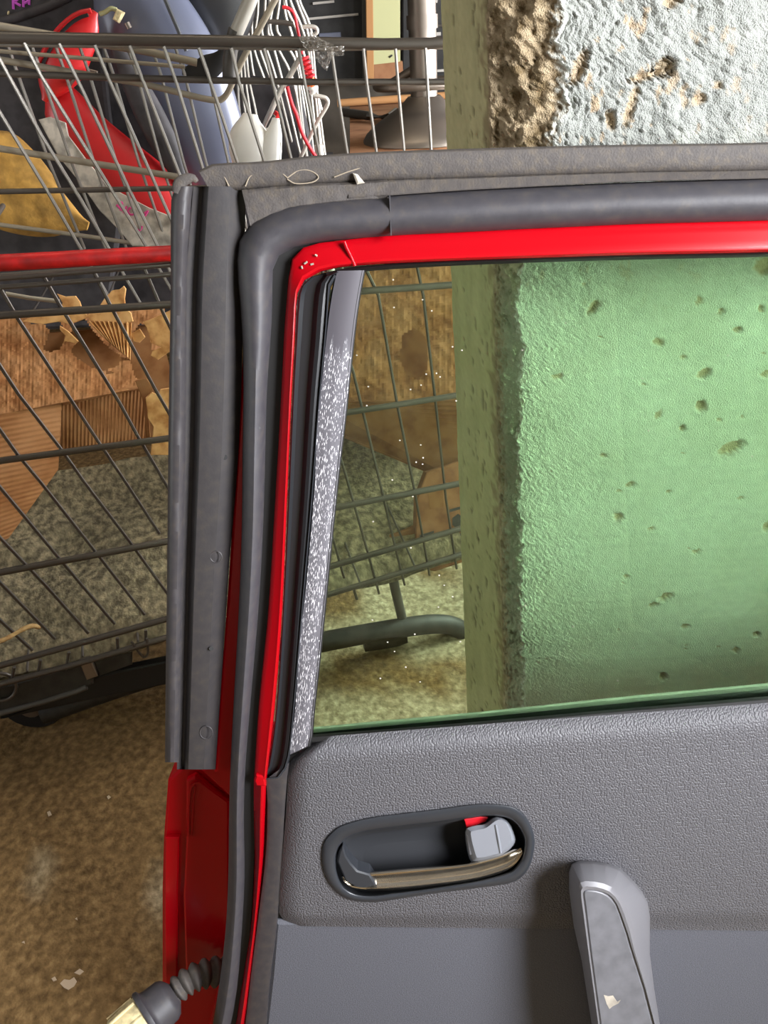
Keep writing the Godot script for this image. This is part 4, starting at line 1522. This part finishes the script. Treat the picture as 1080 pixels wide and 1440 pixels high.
	var carton := thing("cardboard_box", Vector3(box_at.x, box_at.y, box_at.z), "brown corrugated cardboard box with torn open top in the cart left of the car door", "cardboard box", "cardboard boxes in the near cart")
	var tf := frame3(e2, e1, b0)
	put("top_panel", torn_sheet(tf, [-60, 446, 232, 430, 226, 540, -60, 594], 110, 60, [[38, 449, 60, 447, 84, 452, 91, 466, 90, 480, 84, 492, 70, 495, 60, 492, 66, 478, 70, 464, 60, 455, 44, 456], [98, 470, 106, 452, 120, 448, 128, 462, 150, 486, 172, 503, 166, 514, 148, 521, 128, 516, 108, 504, 99, 494, 106, 484],
			[186, 470, 196, 455, 206, 458, 212, 480, 216, 500, 238, 495, 240, 540, 214, 545, 190, 530, 184, 510], [150, 520, 160, 524, 148, 526]], 46.0, 0.2, true, 2.5), M.carton, carton, tf.basis.z)
	var q0 := far(87, 638, 1.185)
	var q1 := far(208, 622, 1.21)
	put("front_panel", ribbed(e0, e1, q1, q0, 24, 0.0005, true), M.carton, carton)
	put("front_rim", rod3([e0, e0.lerp(e1, 0.5) + Vector3(0, 0.001, 0), e1], 0.004, 8), M.carton, carton)
	var s0 := far(82, 660, 1.13)
	var s1 := far(12, 757, 1.07)
	var s2 := far(-70, 790, 1.06)
	put("side_flap", ribbed4(e2, e0, s0, s1, s2), M.carton, carton)
	put("inner_panel", quad_sheet(b0 + Vector3(0, -0.03, 0.02), b1 + Vector3(0, -0.03, 0.02), b1 + Vector3(0, -0.26, 0.0), b0 + Vector3(0, -0.26, 0.0)), M.carton, carton)
	put("bottom_panel", quad_sheet(e2 + Vector3(0, -0.06, 0), q0 + Vector3(0, 0.012, -0.01), b1 + Vector3(0, -0.2, 0), b0 + Vector3(0, -0.2, 0)), M.carton, carton)
	# torn flaps standing up from the top
	var ff := frame(far(120, 440, 1.30), Vector3(0.1, 0.35, 1))
	put("torn_flap", slab(ff, [30, 452, 58, 440, 72, 433, 84, 434, 88, 426, 80, 413, 92, 417, 106, 416, 112, 424, 116, 436, 124, 446, 110, 452, 96, 456, 84, 452, 60, 456], -3, 1, 0.8), M.torn, carton)
	put("torn_flap", slab(ff, [122, 444, 140, 430, 148, 418, 154, 412, 158, 408, 168, 407, 174, 402, 177, 406, 175, 420, 177, 434, 184, 440, 187, 452, 178, 455, 150, 452, 128, 452], -3, 1, 0.8), M.torn, carton)
	put("torn_ply", ribbed(at(ff, 124, 452), at(ff, 184, 453), at(ff, 182, 504, 0.012), at(ff, 150, 478, 0.012), 9, 0.0035, true), M.torn, carton)
	put("torn_flap", slab(ff, [84, 458, 96, 466, 110, 480, 100, 488, 92, 499, 79, 500, 88, 486, 92, 472, 84, 464], -4, 0, 0.8), M.torn, carton)
	put("torn_flap", slab(ff, [200, 453, 216, 447, 244, 434, 246, 492, 236, 496, 222, 506, 212, 500, 214, 494, 226, 488, 212, 482, 210, 472, 206, 460], -3, 1, 0.8), M.torn, carton)
	put("torn_flap", slab(ff, [184, 470, 196, 462, 204, 474, 196, 482, 188, 480], -6, -2, 0.8), M.torn, carton)
	var rf := frame(far(222, 600, 1.14), Vector3(0.3, 0.1, 1))
	put("torn_flap", slab(rf, [205, 560, 214, 552, 222, 556, 226, 548, 246, 545, 246, 640, 212, 640, 216, 600, 208, 588], -3, 1, 0.8), M.torn, carton)
	put("torn_flap", slab(rf, [190, 536, 206, 532, 216, 546, 208, 560, 212, 620, 206, 624, 204, 590, 200, 560], -18, -14, 0.8), M.carton, carton)
	# ---- second carton, seen through the glass -----------------------------------------------------
	var k0 := far(560, 470, 1.30)
	var kf := frame(k0, Vector3(0.05, 0.75, 1))
	var kb := far(570, 640, 1.2)
	var dark := thing("cardboard_box", kb, "dark brown cardboard box behind the window glass left of the pillar", "cardboard box", "cardboard boxes in the near cart")
	put("top_panel", torn_sheet(kf, [440, 384, 690, 362, 690, 560, 440, 566], 90, 60, [[566, 470, 580, 462, 596, 470, 602, 492, 600, 520, 588, 534, 572, 528, 562, 506]], 30.0, 0.2, true, 3.0), M.carton, dark, kf.basis.z)
	put("inner_ply", slab(kf, [446, 390, 684, 370, 684, 552, 446, 560], -70, -64, 1), M.carton, dark)
	var m0 := at(kf, 440, 566)
	var m1 := at(kf, 690, 560)
	put("front_panel", ribbed(m0, m1, far(700, 706, 1.24), far(446, 600, 1.25), 20, 0.0009, false), M.carton, dark)
	put("inner_panel", quad_sheet(m0 + Vector3(0, -0.05, -0.02), m1 + Vector3(0, -0.05, -0.02), m1 + Vector3(0, -0.1, -0.3), m0 + Vector3(0, -0.1, -0.3)), M.carton, dark)
	# the small printed carton
	var of := frame(far(620, 740, 1.16), Vector3(0.1, 0.5, 1))
	var pr := put("printed_carton", slab(of, [586, 702, 600, 664, 668, 640, 676, 782, 612, 803, 584, 798], -40, 2, 2), M.orange_card)
	tag(pr, "small orange printed carton in the cart corner beside the olive pillar face", "carton")
	for q in [[[590, 752, 610, 746, 612, 790, 592, 796], M.bumper], [[602, 690, 622, 682, 624, 712, 604, 716], M.carton], [[632, 716, 668, 706, 668, 710, 632, 720], M.bumper], [[636, 728, 644, 722, 652, 728, 652, 738, 644, 744, 636, 738], M.bumper], [[656, 724, 668, 722, 668, 732, 656, 734], M.bumper], [[630, 754, 668, 744, 668, 748, 630, 758], M.bumper]]:
		put("printed_mark", slab(of, q[0], 1, 2.3, 0.1), q[1], pr)
	var bf := frame(far(545, 790, 1.14), Vector3(0.1, 0.45, 1))
	var p2 := put("printed_carton", slab(bf, [548, 752, 586, 740, 588, 800, 560, 812, 542, 806], -30, 2, 2), M.carton)
	tag(p2, "flat brown carton scrap lying left of the orange printed carton", "carton")
	# twig
	var tw := PackedVector3Array([far(-30, 912, 1.0), far(4, 900, 1.0), far(18, 893, 1.005), far(32, 885, 1.01), far(46, 880, 1.015), far(56, 883, 1.02)])
	tag(put("dry_twig", tube(smooth3(tw, 20), [0.0030, 0.003, 0.0032, 0.0034, 0.0036, 0.003, 0.0034, 0.0034, 0.003, 0.003, 0.003, 0.0034, 0.0036, 0.0036, 0.0036, 0.0036, 0.0036, 0.0036, 0.0034, 0.003, 0.002], 8), M.stub_twig), "pale dry twig lying on the grey felt at the cart's near edge", "twig")


# a ribbed panel between four corners (top left, top right, bottom right, bottom left): ribs run down it, or across it
func ribbed(a: Vector3, b: Vector3, c: Vector3, d: Vector3, ribs: int, amp: float, down: bool) -> Geo:
	var n := (b - a).cross(d - a).normalized()
	if n.dot(cam_at - a) < 0:
		n = -n
	var front := []
	var nn := ribs * 6
	for i in (5 if down else nn + 1):
		var row := PackedVector3Array()
		for j in (nn + 1 if down else 5):
			var t := float(i) / (4 if down else nn)
			var s := float(j) / (nn if down else 4)
			row.append(a.lerp(b, s).lerp(d.lerp(c, s), t) + n * amp * sin(TAU * ribs * (s if down else t)))
		front.append(row)
	var g := Geo.new()
	g.grid(front, false, false, 50.0)
	g.outward(n)
	add(g, quad_sheet(a - n * amp * 1.2, b - n * amp * 1.2, c - n * amp * 1.2, d - n * amp * 1.2, 0.003))
	return g


func ribbed4(a: Vector3, b: Vector3, c: Vector3, d: Vector3, e: Vector3) -> Geo:
	# the hanging flap: left edge a-e, right edge b-c, lower right corner cut c-d
	var n := (b - a).cross(e - a).normalized()
	if n.dot(cam_at - a) < 0:
		n = -n
	var rows := []
	var ribs := 26
	for i in ribs * 6 + 1:
		var t := float(i) / (ribs * 6)
		var left := a.lerp(e, t)
		var right := b.lerp(c, minf(t / 0.5, 1.0)) if t < 0.5 else c.lerp(d, (t - 0.5) * 2.0)
		var row := PackedVector3Array()
		for j in 9:
			row.append(left.lerp(right, j / 8.0) + n * (0.0005 * sin(TAU * t * ribs) + 0.004 * sin(PI * j / 8.0)))
		rows.append(row)
	var g := Geo.new()
	g.grid(rows, false, false, 50.0)
	g.outward(n)
	var back := []
	for row in rows:
		var r := PackedVector3Array()
		for p in row:
			r.append(p - n * 0.005)
		back.append(r)
	var g2 := Geo.new()
	g2.grid(back, false, false, 50.0)
	g2.outward(-n)
	g.v.append_array(g2.v)
	g.n.append_array(g2.n)
	g.uv.append_array(g2.uv)
	return g


# ================================================================================ the cart behind, with car mirrors and scraps
func build_far_cart() -> void:
	var a := deg_to_rad(6.0)
	var n := Vector3(sin(a), -0.14, cos(a)).normalized()
	var f := frame(deep(120, 60, -1.40), n)
	var foot := at(f, 250, 440)
	var cart := thing("shopping_cart", Vector3(foot.x, 0, foot.z - 0.2), "dark wire shopping cart behind the red bar holding loose car mirrors", "shopping cart", "wire shopping carts")
	put("rim_rod", rod(f, [-120, 52, 0, 52.5, 200, 56, 400, 59, 540, 62, 600, 61, 660, 56], 12.5, 0.0, 0, 12), M.dark_wire, cart)
	put("rim_rod", rod(f, [-120, 62, 0, 63, 250, 66, 450, 69, 660, 66], 4.5, -0.004), M.bright_wire, cart)
	put("basket_rod", rod(f, [-120, 98, 0, 103, 130, 108, 300, 113, 450, 115.5, 660, 115], 7.5, 0.0), M.dark_wire, cart)
	put("basket_rod", rod(f, [-120, 270, 0, 269.5, 240, 265, 660, 256], 6.5, 0.0), M.dark_wire, cart)
	put("basket_rod", rod(f, [-120, 452, 0, 450, 300, 444, 660, 436], 6.5, 0.0), M.dark_wire, cart)
	for w in [[-58, 62, 66, 268, 160, 430], [-12, 62, 58, 190, 112, 278, 205, 440], [34, 60, 58, 107, 140, 240, 196, 330, 255, 432], [83, 61, 107, 108, 182, 267, 220, 343, 264, 432], [133, 63, 152, 109, 222, 267, 290, 420], [182, 64, 200, 111, 253, 247, 325, 430], [230, 65, 247, 113, 283, 230, 345, 430],
			[279, 67, 296, 115, 333, 226, 400, 430], [325, 67, 336, 115, 370, 222, 432, 430], [371, 68, 384, 118, 408, 218, 462, 430], [420, 68, 429, 118, 449, 217, 492, 430], [466, 70, 473, 118, 488, 213, 522, 430], [511, 68, 516, 118, 529, 211, 552, 430], [556, 68, 560, 122, 568, 209, 580, 430], [598, 67, 601, 118, 606, 207, 615, 430]]:
		put("wire", rod(f, w, 4.6, 0.004, 0, 6), M.bright_wire, cart)
	# the far side: lighter rods
	var b := -0.045
	put("nested_rim", rod(f, [-120, 12, 0, 37, 120, 58, 200, 71, 277, 88], 9, b, 0, 10), M.beige_wire, cart)
	put("nested_rod", rod(f, [-120, 64, 0, 84, 110, 103, 200, 118, 275, 136, 303, 141, 314, 138, 322, 127, 330, 108, 345, 76, 366, 38, 392, -10], 7.5, b, 40, 10), M.beige_wire, cart)
	put("nested_rod", rod(f, [-120, 60, 0, 72, 260, 94], 4.5, b + 0.01), M.beige_wire, cart)
	put("nested_rod", rod(f, [-120, 190, 0, 209, 120, 228, 252, 249], 8.0, b, 0, 10), M.beige_wire, cart)
	put("nested_rod", rod(f, [-120, 298, 0, 316, 120, 332, 215, 346], 5.5, b), M.beige_wire, cart)
	for k in 9:
		var x := 11.0 + k * 33.5
		put("wire", rod(f, [x, 64, x + 14, 104, x + 58 - k * 2, 228, x + 108 - k * 4, 350], 4.0, b - 0.006, 0, 6), M.bright_wire, cart)
	put("frame_tube", rod(f, [360, -20, 352, 0, 333, 44, 326, 58], 17, b + 0.03, 0, 14), M.pale_wire, cart)
	put("tube_sleeve", rod(f, [331, 42, 326, 60, 323, 84, 322, 112], 17.5, b + 0.03, 0, 14), M.sleeve, cart)
	put("seat_clip", pod(frame(at(f, 290, 100, b - 0.02), n), [256, 100, 270, 100, 290, 96, 308, 84, 318, 66], [5, 14, 18, 13, 4], 0.3, 14, 14), M.rack_black, cart)
	for q in [[-60, 0.0], [600, 0.0], [-60, -0.3], [560, -0.3]]:
		var p := at(f, q[0], 445, q[1])
		put("leg_tube", rod3([p, Vector3(p.x, 0.12, p.z - 0.02)], 0.011, 10), M.dark_wire, cart)
		caster(cart, Vector3(p.x, 0.14, p.z - 0.02), 0.05)
	for k in 7:
		var p := at(f, -60 + k * 100, 448)
		put("bottom_wire", rod3([p, p + Vector3(-n.x * 0.36, 0.02, -n.z * 0.36)], 0.0022, 6), M.dark_wire, cart)
	# ---- what lies in it ------------------------------------------------------------------------------
	var c := frame(at(f, 150, 200, -0.20), Vector3(0.05, 0.05, 1))
	var red := thing("mirror_cover", at(c, 200, 330), "bright red glossy car mirror cover lying in the wire cart", "car mirror", "car mirrors in the cart")
	put("cover_shell", pod(c, [74, 104, 84, 130, 96, 160, 122, 196, 160, 238, 205, 280, 256, 322], [8, 30, 38, 45, 50, 50, 40], 0.55, 24, 22), M.mirror_red, red)
	put("cover_head", pod(c, [62, 142, 68, 132, 78, 112, 92, 82, 108, 54, 122, 34, 130, 22, 134, 16], [4, 20, 31, 35, 33, 29, 20, 5], 0.55, 26, 24, 0.03), M.mirror_red, red)
	put("slot_line", rod(c, [57, 98, 66, 78, 80, 54, 97, 35, 112, 25, 124, 21], 4.0, 0.049, 20), M.black, red)
	put("edge_bead", rod(c, [52, 96, 62, 74, 76, 49, 94, 30, 111, 19, 128, 15], 6.0, 0.042, 20), M.mirror_red, red)
	put("metal_clip", slab(c, [94, 120, 102, 109, 104, 112, 97, 122], 40, 54, 1), M.steel, red)
	put("metal_clip", slab(c, [126, 97, 137, 100, 136, 105, 127, 101], 40, 46, 1), M.steel, red)
	var blue := thing("mirror_cover", at(c, 300, 300), "glossy blue grey car mirror cover beside the red one", "car mirror", "car mirrors in the cart")
	put("cover_shell", pod(c, [170, -60, 190, 0, 214, 52, 246, 110, 276, 170, 296, 230, 310, 300], [40, 62, 72, 70, 62, 54, 36], 0.5, 26, 24, -0.05), M.mirror_blue, blue)
	put("cover_rim", rod(c, [228, -10, 240, 18, 252, 46, 262, 72], 5.0, 0.012, 14), M.mirror_black, blue)
	put("cover_lip", pod(c, [160, 60, 175, 90, 205, 150, 235, 210, 258, 260], [8, 16, 20, 18, 8], 0.6, 16, 16, 0.02), M.dark_panel, blue)
	var blk := thing("mirror_cover", at(c, 300, 110), "black shiny car mirror cover at the top behind the cart rim", "car mirror", "car mirrors in the cart")
	put("cover_shell", pod(c, [262, -90, 286, -40, 304, 14, 308, 58, 302, 98], [50, 66, 62, 42, 10], 0.4, 22, 22, -0.13), M.mirror_black, blk)
	put("wire_plug", slab(c, [164, 12, 174, 17, 166, 32, 158, 27], 20, 34, 2), M.cream, blue)
	put("plug_lead", rod(c, [140, 20, 148, 17, 156, 12, 164, 14], 5, 0.026, 12), M.pale_green, blue)
	put("brass_stud", rod(c, [178, 32, 182, 40], 7, 0.03, 0, 10), M.steel, blue)
	var lower := frame(at(f, 100, 280, -0.10), Vector3(0.02, 0.2, 1))
	tag(put("yellow_foam", pod(lower, [-60, 205, -20, 240, 20, 270, 66, 298, 104, 312, 124, 318], [34, 62, 62, 50, 30, 6], 0.5, 22, 20, 0.0, 2.4), M.yellow_foam), "mustard yellow foam block at the left end of the wire cart", "foam")
	var plate_f := frame(at(f, 170, 290, -0.07), Vector3(0.15, 0.35, 1))
	var panel := put("plastic_sheet", slab(plate_f, [54, 168, 70, 164, 92, 172, 96, 190, 120, 222, 152, 262, 176, 274, 210, 292, 262, 312, 262, 348, 186, 346, 166, 322, 140, 296, 112, 256, 82, 220], -5, 1, 1.5), M.off_white)
	tag(panel, "dirty white plastic panel with pink marker writing below the red mirror cover", "plastic panel")
	for s in [[168, 284, 172, 286, 169, 296], [164, 288, 174, 297, 178, 290, 174, 300, 175, 296], [183, 292, 180, 297, 184, 302, 189, 300, 186, 294, 183, 292], [184, 312, 190, 320, 197, 324, 200, 318], [203, 300, 208, 297, 204, 304]]:
		put("pink_writing", rod(plate_f, s, 2.6, 0.0012, 16, 6), M.pink_ink, panel)
	var dpf := frame(at(f, 60, 20, -0.34), Vector3(0.1, 0.1, 1))
	var dark := put("dark_piece", slab(dpf, [-120, -80, 190, -80, 170, -10, 140, 40, 150, 140, 170, 300, 150, 460, -120, 470], -30, 2, 6), M.dark_panel)
	tag(dark, "matt dark bumper piece with purple marker letters at the back of the cart", "bumper piece")
	put("panel_fold", rod(dpf, [-40, 38, 20, 26, 70, 8, 110, -12], 10, 0.004, 0, 10), M.dark_panel, dark)
	for s in [[18, -14, 19, 13], [18, -14, 26, -13, 28, -4, 20, 3], [20, 3, 29, 8], [33, -12, 33, 10], [41, -13, 41, 7], [33, 5, 41, 1]]:
		put("purple_letter", rod(dpf, s, 3.0, 0.0032, 0, 6), M.magenta_ink, dark)
	put("rivet", rod(dpf, [11, 18, 13, 19], 4.5, 0.005, 0, 8), M.cream, dark)
	var low := frame(at(f, 300, 300, -0.34), Vector3(0, 0.2, 1))  # added panel, fills the cart behind the mirrors with darkness
	tag(put("dark_piece", slab(low, [150, 60, 420, 120, 460, 300, 420, 470, 130, 470], -25, 2, 6), M.dark_panel), "added dark panel standing in for the darkness behind the mirror covers", "bumper piece")
	# white ribbed cup and wrappings at the right end
	var cupf := frame(at(f, 360, 200, -0.10), Vector3(0, 0.1, 1))
	var cup := thing("white_holder", at(cupf, 362, 225), "white ribbed plastic holder among the nested cart wires", "plastic holder")
	put("holder_body", pod(cupf, [352, 160, 350, 176, 350, 200, 352, 232], [10, 25, 28, 24], 0.8, 14, 20, 0.0, 3.0), M.white_plastic, cup)
	put("holder_side", pod(cupf, [388, 166, 386, 182, 382, 204, 380, 235], [5, 12, 15, 14], 0.8, 12, 16, 0.01, 3.0), M.white_plastic, cup)
	for k in 4:
		put("holder_rib", rod(cupf, [374 + k * 7, 200, 372 + k * 7, 240], 3.5, 0.018, 0, 6), M.white_plastic, cup)
	build_nested(f, n)


# the carts nested behind at the right end: fans of pale wires
func build_nested(f: Transform3D, n: Vector3) -> void:
	var b := -0.30
	var base := at(f, 400, 230, b)
	var nest := thing("nested_cart", Vector3(base.x, 0, base.z - 0.15), "pale wire baskets of carts nested behind the mirror cart", "shopping cart")
	var fans := [
		[421, -30, 421, 0, 437, 42, 444, 114, 458, 225], [416, -30, 417, 0, 432, 43, 441, 110, 452, 225], [408, -30, 408, 0, 426, 44, 440, 105, 454, 225], [402, -30, 403, 10, 420, 50, 436, 120, 447, 225], [400, -30, 401, 18, 412, 55, 433, 158, 442, 222], [393, -30, 393, 0, 389, 37, 396, 55, 419, 98, 436, 220],
		[386, -20, 383, 10, 380, 40, 392, 70, 414, 120, 430, 222], [380, -20, 379, 21, 377, 46, 382, 58, 404, 140, 423, 220], [374, -30, 372, 20, 369, 50, 388, 110, 416, 222], [364, -30, 362, 20, 360, 50, 376, 100, 400, 160, 408, 220], [356, 6, 354, 40, 358, 72, 372, 112, 390, 165], [350, 22, 349, 50, 352, 76, 358, 112, 372, 165],
		[346, 70, 350, 112, 360, 160, 368, 222], [342, 76, 345, 112, 352, 160, 362, 222], [338, 90, 342, 140, 350, 190, 356, 226], [334, 100, 336, 150, 342, 190, 350, 226], [328, 130, 330, 160, 336, 200, 344, 226], [319, 140, 320, 165, 326, 200, 332, 228], [310, 142, 312, 170, 318, 205, 322, 228], [420, 118, 424, 160, 432, 222], [416, 120, 420, 170, 426, 222], [440, 118, 448, 140, 454, 160]]
	for k in fans.size():
		put("wire", rod(f, fans[k], 3.8, b - 0.02 - 0.022 * (k % 6), 24, 6), M.pale_wire, nest)
	put("flap_rod", rod(f, [425, 80, 419, 86, 405, 111, 394, 128, 368, 185, 350, 228], 7, b + 0.02, 24, 8), M.pale_wire, nest)
	put("flap_rod", rod(f, [440, 134, 452, 136, 459, 139, 460, 148, 444, 176, 420, 228], 5.5, b, 24, 8), M.pale_wire, nest)
	put("flap_rod", rod(f, [377, 30, 400, 32, 412, 34], 6.0, b - 0.02, 0, 8), M.dark_wire, nest)
	put("hook_ring", rod(f, [425, 38, 436, 37, 444, 39, 446, 45, 440, 50], 5.0, b, 16, 8), M.pale_wire, nest)
	put("rail_strip", rod(f, [391, 158, 384, 172, 376, 190, 366, 222], 9.0, b + 0.035, 0, 8), M.red_plastic, nest)
	put("rail_strip", rod(f, [386, 162, 380, 172, 374, 186], 5.0, b + 0.045, 0, 8), M.sleeve, nest)
	put("rail_loop", rod(f, [368, 186, 374, 182, 381, 184, 383, 192], 4.0, b + 0.05, 12, 8), M.pale_wire, nest)
	for q in [[330, 240], [452, 240]]:
		for d in [0.0, -0.16]:
			var p := at(f, q[0], q[1], b + d)
			put("leg_tube", rod3([p + Vector3(0, 0.05, 0), p, Vector3(p.x, 0.12, p.z)], 0.009, 8), M.pale_wire, nest)
			caster(nest, Vector3(p.x, 0.14, p.z), 0.05)
	var q0 := at(f, 318, 236, b)
	var q1 := at(f, 466, 232, b)
	put("basket_floor", quad_sheet(q0, q1, q1 + Vector3(0, 0, -0.18), q0 + Vector3(0, 0, -0.18)), M.dark_panel, nest)
	# a lock lead: red cord wound on the wires, with an orange and white plug
	var lead := thing("lock_lead", at(f, 430, 130, b + 0.03), "red coiled lead with orange and white plug hanging on the nested carts", "lead")
	put("cord", rod(f, [397, 10, 404, 11, 411, 16, 415, 24, 417, 34, 420, 48, 425, 76], 4.0, b + 0.03, 24, 8), M.red_cord, lead)
	var coil := PackedVector3Array()
	for k in 61:
		var t := k / 60.0
		var x := lerpf(427, 438, t) + cos(t * TAU * 5.0) * 6.0
		var y := lerpf(80, 112, t)
		coil.append(at(f, x, y, b + 0.03 + 0.006 * sin(t * TAU * 5.0)))
	put("cord", tube(coil, 0.0024, 6), M.red_cord, lead)
	put("plug", rod(f, [435, 112, 438, 117, 439, 121], 13.0, b + 0.03, 0, 12), M.orange_plastic, lead)
	put("plug_tip", pod(frame(at(f, 440, 124, b + 0.03), n), [437, 119, 440, 125, 438, 131, 436, 133], [7, 8, 5, 2], 0.9, 10, 14), M.white_plastic, lead)
	put("cord", rod(f, [404, 122, 410, 145, 417, 162, 424, 185, 434, 205, 445, 222], 5.0, b + 0.025, 24, 8), M.red_cord, lead)
	# a torn piece of clear film over the rim
	var zf := frame(at(f, 455, 70, 0.012), n)
	var z := FastNoiseLite.new()
	z.frequency = 0.06
	var P := []
	var l := pts([420, 52, 426, 64, 432, 72, 445, 84, 455, 96])
	var r := pts([440, 44, 452, 56, 470, 62, 466, 80, 460, 100])
	for i in 25:
		var t := i / 24.0 * 4.0
		var k := mini(int(t), 3)
		var row := PackedVector3Array()
		for j in 15:
			var p := l[k].lerp(l[k + 1], t - k).lerp(r[k].lerp(r[k + 1], t - k), j / 14.0)
			row.append(at(zf, p.x, p.y, z.get_noise_2d(p.x * 4.0, p.y * 4.0) * 0.012))
		P.append(row)
	var g := Geo.new()
	g.grid(P, false, false, 25.0)
	var film := put("clear_film", g, M.film, null, n)
	tag(film, "crumpled scrap of clear plastic film caught on the dark cart rim", "plastic film")
	var P2 := []
	for i in 13:
		var row := PackedVector3Array()
		for j in 9:
			var p := Vector2(lerpf(460, 484, j / 8.0), lerpf(66, 80, i / 12.0) + (j / 8.0) * -2.0)
			row.append(at(zf, p.x, p.y, z.get_noise_2d(p.x * 5.0, p.y * 5.0 + 90.0) * 0.012))
		P2.append(row)
	var g2 := Geo.new()
	g2.grid(P2, false, false, 25.0)
	put("film_corner", g2, M.film, film, n)


# ================================================================================ the room behind: bench, stool, post, rack
func build_background() -> void:
	var top := 0.80
	var near := level(540, 213, top)
	var bench := thing("work_bench", Vector3(0.55, 0, -2.3), "low brown plank bench behind the carts", "bench")
	var z1 := near.z
	for k in 5:
		var za := lerpf(z1, -2.94, k / 5.0)
		var zb := lerpf(z1, -2.94, (k + 1) / 5.0) + 0.004
		put("plank", box(Vector3(-0.02, top - 0.03 - 0.002 * (k % 2), zb), Vector3(1.03, top - 0.002 * (k % 3), za), 3.0), M.wood_top, bench)
	for x in [0.04, 0.97]:
		for z in [z1 - 0.06, -2.88]:
			put("leg", box(Vector3(x - 0.03, 0, z - 0.03), Vector3(x + 0.03, top - 0.03, z + 0.03), 3.0), M.tan_wood, bench)
	put("apron", box(Vector3(0.02, top - 0.12, z1 - 0.05), Vector3(1.03, top - 0.03, z1 - 0.025), 2.0), M.tan_wood, bench)
	# stool with a foot ring and a domed base
	var base := level(598, 196, top)
	var k := base.distance_to(cam_at) / F
	var stool := thing("bar_stool", Vector3(base.x, top, base.z), "brushed steel bar stool post with foot ring and domed base on the bench", "stool")
	var c := Vector3(base.x, top + 0.001, base.z)
	var P := []
	for q in [[78, 0.0], [78, 3.0], [74, 9.0], [62, 19.0], [46, 29.0], [30, 38.0], [20, 48.0]]:
		var row := PackedVector3Array()
		for s in 40:
			row.append(c + Vector3(cos(TAU * s / 40) * q[0] * k, q[1] * k, sin(TAU * s / 40) * q[0] * k))
		P.append(row)
	var g := Geo.new()
	g.grid(P, true, false, 50.0, true)
	put("domed_base", g, M.steel, stool)
	put("post", rod3([c + Vector3(0, 40 * k, 0), c + Vector3(0, 150 * k, 0), c + Vector3(0, 420 * k, 0)], 16.5 * k, 24), M.steel, stool)
	put("post_collar", rod3([c + Vector3(0, 118 * k, 0), c + Vector3(0, 132 * k, 0)], 18.5 * k, 24), M.steel, stool)
	var ring := PackedVector3Array()
	for s in 32:
		var t := TAU * s / 32
		ring.append(c + Vector3(cos(t) * 56 * k - 2 * k, 62 * k, sin(t) * 42 * k + 10 * k))
	put("foot_ring", tube(ring, 5.0 * k, 10, true), M.steel, stool)
	put("ring_spoke", rod3([c + Vector3(-40 * k, 62 * k, -20 * k), c + Vector3(-10 * k, 78 * k, 0)], 5.0 * k, 10), M.steel, stool)
	put("seat", pod(frame(c + Vector3(0, 425 * k, 0), Vector3(0, 0.05, 1)), [602, -330, 600, -318, 598, -300, 598, -290], [60, 130, 130, 50], 1.0, 10, 24), M.black, stool)
	# pale green post with a tan edge
	var z2 := -3.02
	var pf := frame(deep(538, 50, z2), Vector3(0, 0, 1))
	var post := thing("timber_post", at(pf, 536, 110), "pale green painted timber post with a raw tan edge behind the steel stool", "post")
	put("painted_face", slab(pf, [519, -400, 561, -400, 563, 92, 524, 92], -60, 0, 3), M.pale_green, post)
	put("raw_edge", slab(pf, [510, -400, 519, -400, 526, 116, 516, 116], -60, 3, 2), M.tan_wood, post)
	put("raw_foot", slab(pf, [522, 91, 566, 86, 568, 116, 524, 118], -60, 1, 2), M.wood_top, post)
	put("knot", rod(pf, [549, 78, 550, 80], 5, 0.001, 0, 10), M.rack_black, post)
	# black rack with pale edges
	var rf := frame(deep(480, 60, -3.16), Vector3(0, 0, 1))
	var rack := thing("storage_rack", Vector3(0.1, 0, -3.0), "black storage rack with thin pale shelf edges against the rear wall", "rack")
	put("rack_panel", slab(rf, [-200, -420, 506, -420, 514, 118, -200, 128], -30, 0, 4), M.rack_black, rack)
	put("rack_panel", slab(rf, [566, -420, 760, -420, 760, 150, 566, 130], -30, 0, 4), M.rack_black, rack)
	put("rack_upright", slab(rf, [505, -420, 512, -420, 518, 112, 510, 112], -20, 14, 2), M.sleeve, rack)
	for q in [[430, 27, 504, 20, 3.0], [440, 5, 470, 2, 3.0]]:
		put("shelf_edge", rod(rf, [q[0], q[1], q[2], q[3]], q[4], 0.01, 0, 6), M.rack_pale, rack)
	put("shelf_edge", slab(rf, [448, 47, 479, 45, 480, 54, 449, 57], 0, 12, 2), M.mirror_blue, rack)
	for q in [[597, 1, 616, -1, 615, 4, 597, 5], [601, 46, 620, 45, 620, 50, 602, 51], [603, 99, 625, 97, 625, 101, 603, 102]]:
		put("shelf_edge", slab(rf, q, 0, 14, 1), M.rack_pale, rack)
	put("shelf_edge", rod(rf, [598, 38, 640, 34], 3, 0.012, 0, 6), M.sleeve, rack)
	for x in [-0.88, 1.0]:
		put("rack_leg", box(Vector3(x - 0.02, 0, -3.24), Vector3(x + 0.02, 1.9, -3.2), 2.0), M.rack_black, rack)
	put("back_rail", rod3([Vector3(-0.06, top + 0.012, -2.90), Vector3(0.35, top + 0.012, -2.90), Vector3(1.0, top + 0.012, -2.90)], 0.012, 10), M.tan_wood, bench)
	tag(put("dark_hose", rod3([level(484, 158, top + 0.012), level(520, 163, top + 0.012), level(546, 166, top + 0.012), level(556, 158, top + 0.012)], 0.012, 10), M.sleeve), "short dark hose lying on the bench left of the stool", "hose")
